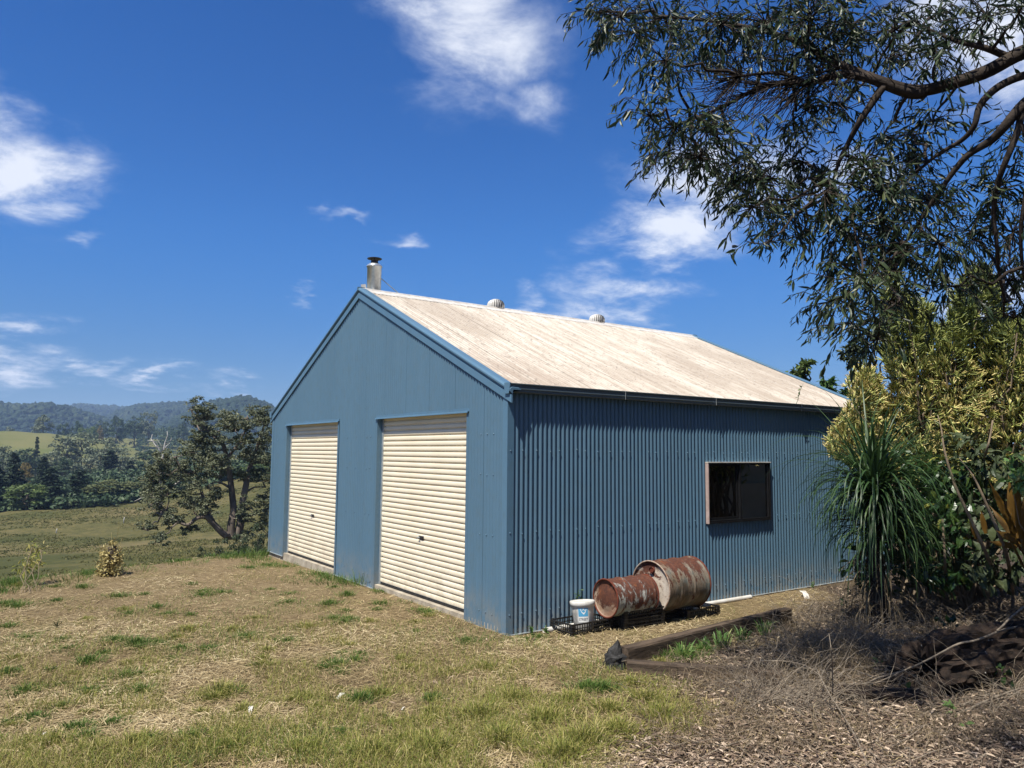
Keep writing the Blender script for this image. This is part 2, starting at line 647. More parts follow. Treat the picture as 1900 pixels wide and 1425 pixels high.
def roof_steel():
    x = NT('weathered_cream_roof_steel')
    p = x.pos()
    streak = x.noise(11, 5, .65, x.pos((1, .09, .09)))
    spot = x.noise(26, 6, .72, x.pos((1, .45, .45)))
    big = x.noise(.75, 4, .6, x.pos((1, .55, .55)))
    c = x.mix(x.rng(streak, .38, .62), (.68, .62, .52), (.50, .43, .345))
    c = x.mix(x.rng(big, .42, .66, 0, .65), c, (.38, .31, .24))
    sp_ = x.n('ShaderNodeSeparateXYZ')
    x.link(p, sp_.inputs[0])
    edge = x.rng(sp_.outputs[1], 2.4, -.2, 0, .55)
    edge2 = x.rng(sp_.outputs[0], 3.2, .0, 0.15, 1.0)
    c = x.mix(x.math('MULTIPLY', x.math('MULTIPLY', edge, edge2), x.rng(x.noise(3, 5, .6, p), .25, .65)), c, (.34, .245, .185))
    ph = x.math('COSINE', x.math('MULTIPLY', sp_.outputs[0], 2 * PI / .0623))  # valley dirt, also darkened in the colour so the rib lines read
    c = x.mix(x.math('MULTIPLY', x.rng(ph, .1, -.8), x.rng(x.noise(2.2, 5, .65, x.pos((1, .25, .25))), .30, .60, .30, .90)), c, (.25, .205, .165))
    c = x.mix(x.rng(spot, .52, .66, 0, .55), c, (.20, .16, .13))
    c = x.mix(x.rng(x.noise(60, 4, .7, x.pos((1, .3, .3))), .60, .72, 0, .35), c, (.74, .70, .61))
    return x.done(c, .62, .3)


M_['roof'] = roof_steel()
M_['cap'] = plain('pale_ridge_steel', (.80, .77, .70), (.58, .53, .46), 9, .5, .4)


def door_steel():
    x = NT('cream_roller_door_steel')
    p = x.pos()
    c = x.mix(x.rng(x.noise(2.0, 5, .6, p), .35, .7), (.97, .865, .655), (.92, .81, .60))
    c = x.mix(x.rng(x.noise(30, 4, .7, x.pos((1, .2, 1))), .58, .8, 0, .25), c, (.48, .41, .30))
    sp_ = x.n('ShaderNodeSeparateXYZ')
    x.link(p, sp_.inputs[0])
    d = x.math('MULTIPLY', x.rng(sp_.outputs[2], .05, .8, .5, .0), x.rng(x.noise(6, 5, .7, p), .35, .7))
    c = x.mix(d, c, (.42, .34, .24))
    return x.done(c, .48, .4)


M_['door'] = door_steel()
M_['concrete'] = plain('concrete', (.55, .49, .38), (.34, .29, .22), 6, .9, .2, .3, 40)
M_['zinc'] = plain('galvanised_steel', (.86, .90, .90), (.62, .67, .68), 14, .32, .5, metal=.7)
M_['dark_metal'] = plain('blackened_steel', (.03, .03, .035), (.06, .05, .05), 20, .5, .4, metal=.3)
M_['black_alu'] = plain('black_aluminium', (.006, .006, .007), (.014, .014, .015), 12, .5, .25)
M_['pink'] = plain('pinkish_window_liner', (.56, .44, .40), (.44, .33, .29), 14, .6, .3)
M_['white'] = plain('white_plastic', (.78, .77, .72), (.60, .58, .52), 12, .5, .4)
M_['pvc'] = plain('white_pvc', (.80, .79, .75), (.62, .58, .50), 9, .42, .45)
M_['crate'] = plain('black_crate_plastic', (.012, .012, .013), (.035, .032, .03), 20, .45, .4)
M_['rubber'] = plain('black_rubber', (.015, .015, .015), (.04, .035, .03), 20, .8, .3)
M_['vent'] = plain('white_ventilator', (.76, .74, .68), (.55, .52, .46), 16, .45, .4)
M_['timber_frame'] = plain('steel_framing', (.30, .31, .32), (.22, .22, .23), 8, .5, .4, metal=.6)
M_['board'] = plain('beige_board', (.62, .52, .33), (.56, .46, .29), 3, .8, .2)
M_['floor'] = plain('shed_floor', (.16, .15, .14), (.11, .10, .10), 3, .8, .2)


def glass_mat():
    x = NT('window_glass')
    tr = x.n('ShaderNodeBsdfTransparent')
    tr.inputs[0].default_value = (.50, .50, .47, 1)
    gl = x.n('ShaderNodeBsdfGlossy')
    gl.inputs['Roughness'].default_value = .01
    gl.inputs[0].default_value = (.95, .95, .95, 1)
    fr = x.n('ShaderNodeFresnel')
    fr.inputs[0].default_value = 2.8
    ms = x.n('ShaderNodeMixShader')
    x.link(fr.outputs[0], ms.inputs[0])
    x.link(tr.outputs[0], ms.inputs[1])
    x.link(gl.outputs[0], ms.inputs[2])
    x.link(ms.outputs[0], x.out.inputs[0])
    return x.m


M_['glass'] = glass_mat()


def drum_mat(name, paint, paint2, amount, seed):
    x = NT(name)
    v = x.coord()
    mp = x.n('ShaderNodeMapping')
    mp.inputs['Location'].default_value = (seed, seed * 2, seed * .5)
    x.link(v, mp.inputs[0])
    v = mp.outputs[0]
    mp2 = x.n('ShaderNodeMapping')
    mp2.inputs['Scale'].default_value = (1.9, .75, .75)
    x.link(v, mp2.inputs[0])
    big = x.noise(5.6, 11, .74, mp2.outputs[0], .5)
    fine = x.noise(38, 5, .7, v)
    rust = x.mix(x.rng(fine, .3, .7), (.150, .055, .030), (.070, .028, .020))
    rust = x.mix(x.rng(x.noise(11, 5, .6, v), .55, .78), rust, (.24, .085, .035))
    pc = x.mix(x.rng(x.noise(4, 5, .6, v), .35, .65), paint, paint2)
    pc = x.mix(x.rng(fine, .50, .72, 0, .7), pc, (.16, .10, .06))
    # rust gathers on the upper side, paint survives on the flanks
    sp_ = x.n('ShaderNodeSeparateXYZ')
    x.link(x.coord(), sp_.inputs[0])
    upw = x.rng(sp_.outputs[2], -.25, .25, -.10, .16, False)
    f = x.rng(x.math('ADD', big, upw), amount, amount + .07)
    edge = x.math('MULTIPLY', x.rng(x.math('ADD', big, upw), amount - .10, amount), x.math('SUBTRACT', 1.0, f))
    c = x.mix(f, x.mix(x.math('MULTIPLY', edge, .35), pc, (.50, .38, .26)), rust)
    x.bump(x.math('ADD', x.math('MULTIPLY', f, .6), x.math('MULTIPLY', fine, .4)), .35, .004)
    return x.done(c, x.rng(f, 0, 1, .5, .88), .3)


M_['drum_a'] = drum_mat('rusted_blue_drum', (.25, .36, .38), (.38, .45, .43), .495, 1.3)
M_['drum_b'] = drum_mat('weathered_grey_drum', (.115, .135, .125), (.105, .068, .038), .53, 4.1)
M_['drum_end_a'] = drum_mat('rusted_drum_end', (.40, .32, .25), (.26, .15, .10), .475, 6.6)
M_['drum_end_b'] = drum_mat('flaking_white_drum_end', (.66, .60, .52), (.56, .48, .40), .53, 2.2)
M_['rim'] = plain('rusty_rim', (.20, .05, .025), (.11, .035, .025), 22, .85, .2, .3, 60)
M_['rim_pale'] = plain('pale_rim', (.52, .46, .38), (.28, .15, .09), 14, .8, .2)


def bark(name, c1, c2, scale=9, st=(1, 1, .22), lichen=None):
    x = NT(name)
    v = x.coord('Object', st)
    a = x.noise(scale, 7, .68, v)
    c = x.mix(x.rng(a, .32, .66), c1, c2)
    if lichen:
        c = x.mix(x.rng(x.noise(scale * 1.3, 4, .6), .68, .74), c, lichen)
    x.bump(a, .7, .02)
    return x.done(c, .88, .2)


M_['bark'] = bark('grey_brown_bark', (.026, .020, .016), (.070, .054, .042), 12, (1, 1, 1))
M_['gum_bark'] = bark('gum_bark', (.085, .066, .053), (.22, .18, .145), 2.5)
M_['far_bark'] = bark('far_bark', (.08, .065, .05), (.15, .125, .10), 1.0)
M_['deadwood'] = bark('silvered_deadwood', (.42, .39, .36), (.62, .59, .55), 3)
M_['twig'] = bark('dry_twig', (.17, .135, .10), (.33, .275, .205), 20, (1, 1, 1))
M_['sapling'] = bark('pale_stem', (.20, .15, .10), (.32, .25, .17), 14)
M_['log'] = bark('rotten_log', (.012, .009, .007), (.050, .033, .023), 14, (.35, 1, 1), (.50, .48, .44))
M_['sleeper'] = bark('old_sleeper', (.035, .026, .019), (.150, .108, .074), 17, (.12, 1, 1))
M_['rock'] = plain('dark_slate', (.020, .020, .019), (.085, .082, .078), 16, .85, .12, 1.0, 40)

L_ = {}
L_['over'] = leaf_mat('overhanging_leaves', [(0, (.010, .022, .010)), (.5, (.020, .038, .015)), (.85, (.038, .060, .022)), (1, (.085, .10, .036))], .45, .4, .22)
L_['gum'] = leaf_mat('gum_leaves', [(0, (.055, .068, .037)), (.5, (.105, .118, .062)), (.8, (.165, .175, .096)), (1, (.23, .235, .135))], .5, .3, .15, .45, .6)
L_['broad_dark'] = leaf_mat('dark_foliage', [(0, (.022, .042, .020)), (.6, (.046, .076, .033)), (1, (.090, .125, .050))], .55, .25, .1, .4, .35)
L_['conifer'] = leaf_mat('conifer_foliage', [(0, (.009, .020, .011)), (.6, (.020, .036, .018)), (1, (.045, .066, .028))], .6, .2, .08, .4, .35)
L_['grey_gum'] = leaf_mat('grey_green_foliage', [(0, (.080, .105, .062)), (.6, (.145, .170, .10)), (1, (.23, .24, .14))], .55, .25, .1, .5, .25)
L_['bright'] = leaf_mat('bright_foliage', [(0, (.060, .095, .026)), (.6, (.11, .155, .044)), (1, (.20, .24, .075))], .5, .3, .2, .4, .3)
L_['olive'] = leaf_mat('olive_foliage', [(0, (.070, .086, .030)), (.6, (.125, .140, .050)), (1, (.19, .20, .080))], .5, .3, .15, .5, .3)
L_['yellow'] = leaf_mat('yellow_foliage', [(0, (.13, .10, .030)), (1, (.24, .18, .055))], .5, .3, .15)
L_['bush'] = leaf_mat('dark_bush_leaves', [(0, (.026, .040, .018)), (.7, (.052, .070, .030)), (1, (.095, .11, .046))], .5, .3, .12, .3, 1.2)
L_['under'] = leaf_mat('glossy_understory_leaves', [(0, (.014, .036, .012)), (.75, (.036, .080, .022)), (.95, (.085, .13, .028)), (1, (.26, .27, .05))], .34, .5, .3)
L_['pony'] = leaf_mat('strappy_leaves', [(0, (.020, .048, .017)), (.7, (.044, .086, .028)), (1, (.090, .14, .045))], .42, .4, .25)
L_['dead_strap'] = leaf_mat('dead_strap_leaves', [(0, (.090, .070, .042)), (1, (.26, .20, .125))], .8, .1, .15)
L_['canna'] = leaf_mat('orange_leaves', [(0, (.12, .042, .012)), (.5, (.16, .08, .014)), (1, (.11, .095, .02))], .45, .4, .4)
L_['iris'] = leaf_mat('iris_leaves', [(0, (.07, .15, .035)), (.7, (.14, .25, .07)), (1, (.36, .36, .14))], .4, .4, .3)
L_['weed'] = leaf_mat('weed_leaves', [(0, (.05, .11, .025)), (1, (.13, .22, .06))], .5, .3, .3)
L_['vine_dry'] = leaf_mat('dry_vine_leaves', [(0, (.18, .14, .050)), (.6, (.42, .34, .13)), (1, (.62, .54, .28))], .7, .2, .25)
L_['grass_green'] = leaf_mat('green_grass', [(0, (.050, .100, .018)), (.6, (.095, .165, .032)), (1, (.20, .25, .065))], .55, .25, .3)
L_['grass_yellow'] = leaf_mat('yellowing_grass', [(0, (.11, .14, .028)), (.45, (.22, .235, .050)), (.8, (.34, .30, .090)), (1, (.48, .41, .19))], .6, .2, .3)
L_['straw'] = leaf_mat('dry_straw', [(0, (.090, .062, .030)), (.3, (.215, .158, .078)), (.7, (.425, .335, .182)), (1, (.66, .56, .36))], .8, .15, .1, .35, .7)
L_['litter'] = leaf_mat('fallen_leaves', [(0, (.070, .048, .034)), (.4, (.170, .120, .084)), (.8, (.31, .235, .165)), (1, (.58, .46, .34))], .75, .2, .05)
L_['pasture'] = leaf_mat('pasture_tussocks', [(0, (.050, .060, .018)), (.5, (.095, .098, .030)), (1, (.24, .20, .085))], .7, .15, .2, .5, .05)
L_['forest'] = leaf_mat('forest_canopy', [(0, (.018, .034, .018)), (.6, (.032, .052, .026)), (1, (.062, .080, .038))], .8, .1, 0, .5, .004)


def fire_mat():
    """pencil stems: green below, straw-gold to orange at the growing tips"""
    x = NT('pencil_stems')
    a = x.n('ShaderNodeAttribute', attribute_name='tip')
    r = x.math('MULTIPLY', x.island(), .45)
    f = x.math('ADD', x.math('MULTIPLY', a.outputs['Fac'], .80), r)
    c = x.ramp(f, [(0, (.034, .056, .020)), (.30, (.10, .13, .038)), (.60, (.25, .285, .075)), (.88, (.50, .50, .16)), (1, (.60, .49, .20))])
    return x.done(c, .5, .35, trans=.12)


L_['fire'] = fire_mat()


def ground_mat():
    x = NT('ground')
    a = x.n('ShaderNodeAttribute', attribute_name='zone')
    sp_ = x.n('ShaderNodeSeparateColor')
    x.link(a.outputs['Color'], sp_.inputs[0])
    p = x.pos()
    f1 = x.noise(1.1, 6, .65, p)
    f2 = x.noise(9, 6, .7, p)
    f3 = x.noise(70, 5, .75, p)
    pad = x.mix(x.rng(f2, .3, .7), (.235, .170, .090), (.38, .29, .162))
    pad = x.mix(x.rng(f3, .38, .70), pad, (.11, .075, .040))
    pad = x.mix(x.rng(f1, .48, .70, 0, .6), pad, (.20, .175, .070))
    pad = x.mix(x.rng(x.noise(140, 3, .7, p), .6, .72), pad, (.50, .40, .26))
    bed = x.mix(x.rng(f2, .3, .7), (.050, .038, .028), (.115, .086, .062))
    bed = x.mix(x.rng(f3, .5, .72), bed, (.17, .125, .088))
    fld = x.mix(x.rng(x.noise(.085, 6, .65, p), .35, .65), (.082, .086, .028), (.175, .146, .058))
    fld = x.mix(x.rng(x.noise(.9, 7, .8, p), .40, .66, 0, .85), fld, (.050, .058, .020))
    fld = x.mix(x.rng(x.noise(.022, 4, .6, p), .50, .64, 0, .7), fld, (.21, .165, .080))
    hill = x.mix(x.rng(x.noise(.03, 6, .65, p), .3, .7), (.125, .145, .045), (.19, .18, .072))
    c = x.mix(sp_.outputs[0], pad, bed)
    c = x.mix(sp_.outputs[1], c, fld)
    c = x.mix(sp_.outputs[2], c, hill)
    x.bump(x.math('ADD', x.math('MULTIPLY', f2, .6), x.math('MULTIPLY', f3, .4)), .9, .05)
    return x.done(c, .95, .1)


M_['ground'] = ground_mat()


def hill_mat():
    x = NT('forested_hill')
    p = x.pos()
    c = x.mix(x.rng(x.noise(.02, 6, .7, p), .35, .65), (.024, .042, .020), (.060, .076, .036))
    c = x.mix(x.rng(x.noise(.09, 4, .7, p), .5, .7), c, (.014, .024, .014))
    x.bump(x.noise(.06, 5, .7, p), 1.0, 8)
    return x.done(c, .95, .05)


M_['hill'] = hill_mat()


# ------------------------------------------------------------------ the land
def build_ground():
    azs = np.radians(np.concatenate([np.arange(-40, 0, 4), np.arange(0, 130, 0.6), np.arange(130, 320, 4)]))
    rs = np.concatenate([[0.02], np.geomspace(0.6, 30, 130), np.geomspace(31, 700, 170), np.geomspace(740, 4000, 24)])
    A, Rr = np.meshgrid(azs, rs)
    X, Y = CAM[0] + Rr * np.cos(A), CAM[1] + Rr * np.sin(A)
    Z = hgt(X, Y)
    na, nr = len(azs), len(rs)
    i, j = np.meshgrid(np.arange(nr - 1), np.arange(na), indexing='ij')
    j2 = (j + 1) % na
    Q = np.stack([i * na + j, (i + 1) * na + j, (i + 1) * na + j2, i * na + j2], -1).reshape(-1, 4)
    mb = MB()
    mb.add(np.stack([X, Y, Z], -1).reshape(-1, 3), Q)
    me = mb.mesh('ground', M_['ground'], True)
    at_ = me.attributes.new('zone', 'FLOAT_COLOR', 'POINT')
    s = (Y - 8.05 - 0.42 * X) / 1.085
    zone = np.ones((X.size, 4))
    zone[:, 0] = mulch(X, Y).ravel()
    zone[:, 1] = sstep(-0.5, 2.5, s).ravel() * (1 - sstep(260, 300, s).ravel())
    zone[:, 2] = sstep(260, 300, s).ravel()
    at_.data.foreach_set('color', zone.astype(np.float32).ravel())
    g = link('ground', me)
    return tag(g, 'sloping dry paddock ground running down into the green valley', 'ground', kind='structure'), float(Z.min())


ground, ZMIN = build_ground()


def ground_hit(u, v):
    d = ray(u, v)
    ks = np.geomspace(3, 900, 2500)
    P = CAM + ks[:, None] * d
    below = P[:, 2] < hgt(P[:, 0], P[:, 1])
    k = ks[np.argmax(below)] if below.any() else 900
    return CAM + k * d, k


def base_at(u, k):
    """ground point k metres deep in the direction of photo column u"""
    p = at(u, 838, k)
    return np.array([p[0], p[1], float(hgt(p[0], p[1]))])


ICO_V, ICO_T = None, None


def ico():
    t = (1 + 5 ** .5) / 2
    v = np.array([(-1, t, 0), (1, t, 0), (-1, -t, 0), (1, -t, 0), (0, -1, t), (0, 1, t), (0, -1, -t), (0, 1, -t),
                  (t, 0, -1), (t, 0, 1), (-t, 0, -1), (-t, 0, 1)], float)
    v /= np.linalg.norm(v[0])
    f = [(0, 11, 5), (0, 5, 1), (0, 1, 7), (0, 7, 10), (0, 10, 11), (1, 5, 9), (5, 11, 4), (11, 10, 2), (10, 7, 6), (7, 1, 8),
         (3, 9, 4), (3, 4, 2), (3, 2, 6), (3, 6, 8), (3, 8, 9), (4, 9, 5), (2, 4, 11), (6, 2, 10), (8, 6, 7), (9, 8, 1)]
    # one subdivision
    vs_, cache, out = [tuple(a) for a in v], {}, []

    def mid(a, b):
        k = (min(a, b), max(a, b))
        if k not in cache:
            m = (np.array(vs_[a]) + np.array(vs_[b])) / 2
            vs_.append(tuple(m / np.linalg.norm(m)))
            cache[k] = len(vs_) - 1
        return cache[k]
    for a, b, c in f:
        x, y, z = mid(a, b), mid(b, c), mid(c, a)
        out += [(a, x, z), (b, y, x), (c, z, y), (x, y, z)]
    return np.array(vs_), np.array(out)


ICO_V, ICO_T = ico()


def lumps(mb, P, S, jit=0.18):
    n = len(P)
    V = ICO_V[None] * (1 + RNG.normal(0, jit, (n, len(ICO_V), 1)))
    V = V * S[:, None, :] + P[:, None, :]
    T = np.arange(n)[:, None, None] * len(ICO_V) + ICO_T[None]
    mb.add(V.reshape(-1, 3), None, T.reshape(-1, 3))


RIDGES = [
    ('blue wooded ridge farthest away across the valley', 2700, 900,
     [(-900, 745), (-500, 752), (-100, 750), (60, 752), (115, 753), (150, 750), (200, 753), (235, 755), (330, 760), (520, 765), (900, 765)]),
    ('dark blue wooded hill at the left edge behind the lone tree', 1700, 600,
     [(-900, 740), (-500, 735), (-200, 744), (0, 749), (35, 752), (75, 748), (95, 750), (130, 762), (170, 775), (210, 787), (260, 798), (330, 812), (420, 830)]),
    ('long blue wooded ridge in the middle, left of the peak', 2000, 700,
     [(140, 800), (190, 778), (220, 762), (260, 750), (300, 748), (340, 746), (370, 752), (420, 760), (520, 770), (700, 775), (1000, 780)]),
    ('green wooded peak rising beside the shed roof', 1350, 500,
     [(220, 815), (280, 798), (330, 772), (380, 747), (400, 741), (425, 737), (450, 734), (470, 737), (490, 746), (512, 757), (545, 768), (600, 775), (760, 790), (1000, 800)]),
]
forest = MB()
for lab, D, wid, pts in RIDGES:
    us = np.linspace(pts[0][0], pts[-1][0], 150)
    vs_ = np.interp(us, [p[0] for p in pts], [p[1] for p in pts])
    ss = np.linspace(-1, 1, 31)
    rows = []
    for u, v in zip(us, vs_):
        d = ray(u, v)
        hz = np.hypot(d[0], d[1])
        dx, dy, el_ = d[0] / hz, d[1] / hz, d[2] / hz
        zr = CAM[2] + el_ * D - 7
        dd = D + ss * wid
        z = -20 + (zr + 20) * (1 - np.abs(ss) ** 1.25)
        x, y = CAM[0] + dx * dd, CAM[1] + dy * dd
        z = z + (fbm(x * .006, y * .006, 31) - .5) * 60 * np.sin(np.abs(ss) * PI) * (np.abs(ss) > .04)
        rows.append(np.stack([x, y, z], -1))
    G = np.array(rows)
    n1, n2 = G.shape[:2]
    i, j = np.meshgrid(np.arange(n1 - 1), np.arange(n2 - 1), indexing='ij')
    Q = np.stack([i * n2 + j, (i + 1) * n2 + j, (i + 1) * n2 + j + 1, i * n2 + j + 1], -1).reshape(-1, 4)
    mb = MB()
    mb.add(G.reshape(-1, 3), Q)
    h = mb.build('hill', M_['hill'], None, True)
    tag(h, lab, 'hill', kind='structure')
    # tree crowns standing on the near face
    n = 6000
    a = RNG.uniform(0, n1 - 1.01, n)
    b = 15 * (1 - RNG.uniform(0, 1, n) ** 1.6 * .95) + RNG.uniform(-.3, 1.2, n)
    b = np.clip(b, 0, n2 - 1.01)
    ia, ib = a.astype(int), b.astype(int)
    fa, fb = (a - ia)[:, None], (b - ib)[:, None]
    P = (G[ia, ib] * (1 - fa) + G[ia + 1, ib] * fa) * (1 - fb) + (G[ia, ib + 1] * (1 - fa) + G[ia + 1, ib + 1] * fa) * fb
    keep = P[:, 2] > -8
    P = P[keep]
    sz = RNG.uniform(3.2, 6.8, len(P)) * (D / 1900) ** .5
    P[:, 2] += sz * .55
    lumps(forest, P, np.stack([sz, sz, sz * RNG.uniform(.8, 1.15, len(P))], 1))
fo = forest.build('hill_forest', L_['forest'], None, False)
tag(fo, 'unbroken forest canopy covering the far hills', 'forest', kind='stuff')


# ------------------------------------------------------------------ trees
def cards(mb, P, out, size, flat=0.35):
    """leafy sprays at points P facing roughly outwards"""
    n = len(P)
    D = RNG.normal(0, 1, (n, 3)) + out * .5
    D[:, 2] = D[:, 2] * .6 - .1
    N = out + RNG.normal(0, .6, (n, 3)) + np.array([0, 0, flat])
    mb.leaves(P - D / np.linalg.norm(D, axis=1)[:, None] * size[:, None] * .5, D, N, size, size * RNG.uniform(.42, .7, n), .2, .2)


def clumps(mb, C, r, per, size, squash=.75):
    C = np.asarray(C, float)
    r = np.broadcast_to(np.asarray(r, float), (len(C),))
    P, O = [], []
    for c, rr in zip(C, r):
        k = max(6, int(per * rr ** 2)) if per > 0 else int(-per)
        d = RNG.normal(0, 1, (k, 3))
        d /= np.linalg.norm(d, axis=1)[:, None]
        d[:, 2] = np.where(d[:, 2] < -.3, -d[:, 2] * .6, d[:, 2])
        q = d * rr * (RNG.uniform(.25, 1, (k, 1)) ** .5) * (1, 1, squash)
        P.append(c + q)
        O.append(d)
    P, O = np.concatenate(P), np.concatenate(O)
    cards(mb, P, O, size * RNG.uniform(.6, 1.3, len(P)))


def limb(p0, p1, n=5, wob=.06, sag=0.0):
    p0, p1 = np.array(p0, float), np.array(p1, float)
    t = np.linspace(0, 1, n)[:, None]
    L = np.linalg.norm(p1 - p0)
    w = RNG.normal(0, wob * L, (n, 3)) * np.sin(t * PI)
    q = p0 + (p1 - p0) * t + w
    q[:, 2] += sag * L * np.sin(t[:, 0] * PI)
    return q


PROTO = {}


def proto(kind, seed):
    """trunk and crown meshes of a 10 m tree"""
    key = (kind, seed)
    if key in PROTO:
        return PROTO[key]
    tr, cr = MB(), MB()
    C, R_ = [], []
    if kind == 'cone':
        for k in range(95):
            t = RNG.uniform(.08, 1) ** .8
            rr = 2.1 * (1 - t) ** .75 * RNG.uniform(.45, 1) + .1
            a = RNG.uniform(0, 2 * PI)
            C.append((rr * math.cos(a), rr * math.sin(a), 10 * t - .25 * rr))
            R_.append(.35 + .55 * (1 - t))
        mat, per, size = L_['conifer'], 60, .5
    elif kind in ('round', 'bright', 'olive', 'yellow', 'pale'):
        for k in range(62):
            d = RNG.normal(0, 1, 3)
            d /= np.linalg.norm(d)
            d[2] = abs(d[2]) if RNG.random() < .5 else d[2]
            rr = RNG.uniform(.45, 1) ** .6
            C.append((3.5 * d[0] * rr, 3.5 * d[1] * rr, 4.7 + 4.6 * d[2] * rr))
            R_.append(RNG.uniform(.75, 1.35))
        mat = {'round': L_['broad_dark'], 'bright': L_['bright'], 'olive': L_['olive'], 'yellow': L_['yellow'], 'pale': L_['grey_gum']}[kind]
        per, size = 34, .52
    elif kind == 'gum':
        for k in range(46):
            a, t = RNG.uniform(0, 2 * PI), RNG.uniform(.38, 1)
            rr = 3.0 * math.sin(min(1, (t - .25) / .75) * PI * .62) * RNG.uniform(.4, 1)
            C.append((rr * math.cos(a), rr * math.sin(a), 10 * t - .4))
            R_.append(RNG.uniform(.6, 1.15))
        mat, per, size = L_['grey_gum'], 36, .5
    elif kind == 'bush':
        for k in range(55):
            d = RNG.normal(0, 1, 3)
            d /= np.linalg.norm(d)
            rr = RNG.uniform(.35, 1)
            C.append((5.2 * d[0] * rr, 5.2 * d[1] * rr, 1 + 7.5 * abs(d[2]) * rr))
            R_.append(RNG.uniform(.9, 1.6))
        mat, per, size = L_['bush'], 30, .55
    clumps(cr, C, R_, per, size)
    top = 9.3 if kind == 'cone' else 6.5
    tr.tube(limb((0, 0, -.5), (RNG.normal(0, .3), RNG.normal(0, .3), top), 7, .015), np.linspace(.26, .06, 7), 6)
    for c in RNG.permutation(len(C))[:16]:
        z0 = max(.8, C[c][2] * RNG.uniform(.35, .7))
        tr.tube(limb((0, 0, z0), C[c], 4, .05), np.linspace(.10, .025, 4), 4, False)
    PROTO[key] = (tr.mesh('trunk', M_['far_bark']), cr.mesh('crown', mat))
    return PROTO[key]


NAMES = {'cone': 'conifer_tree', 'round': 'broadleaf_tree', 'bright': 'broadleaf_tree', 'olive': 'broadleaf_tree',
         'yellow': 'broadleaf_tree', 'pale': 'gum_tree', 'gum': 'gum_tree', 'bush': 'shrub'}


def place_tree(kind, seed, u, k, vtop, wpx, label, group=None, base=None):
    b = base_at(u, k) if base is None else np.array(base, float)
    h = at(u, vtop, k)[2] - b[2]
    tm, cm = proto(kind, seed)
    nat = {'cone': 4.4, 'gum': 6.6, 'bush': 11.0}.get(kind, 8.2)
    w = wpx / FPX * k
    e = thing(NAMES[kind], label, 'shrub' if kind == 'bush' else 'tree', b, RNG.uniform(0, 6.28), group)
    e.scale = (w / nat, w / nat, h / 10)
    link('trunk', tm, e)
    link('crown', cm, e)
    return e


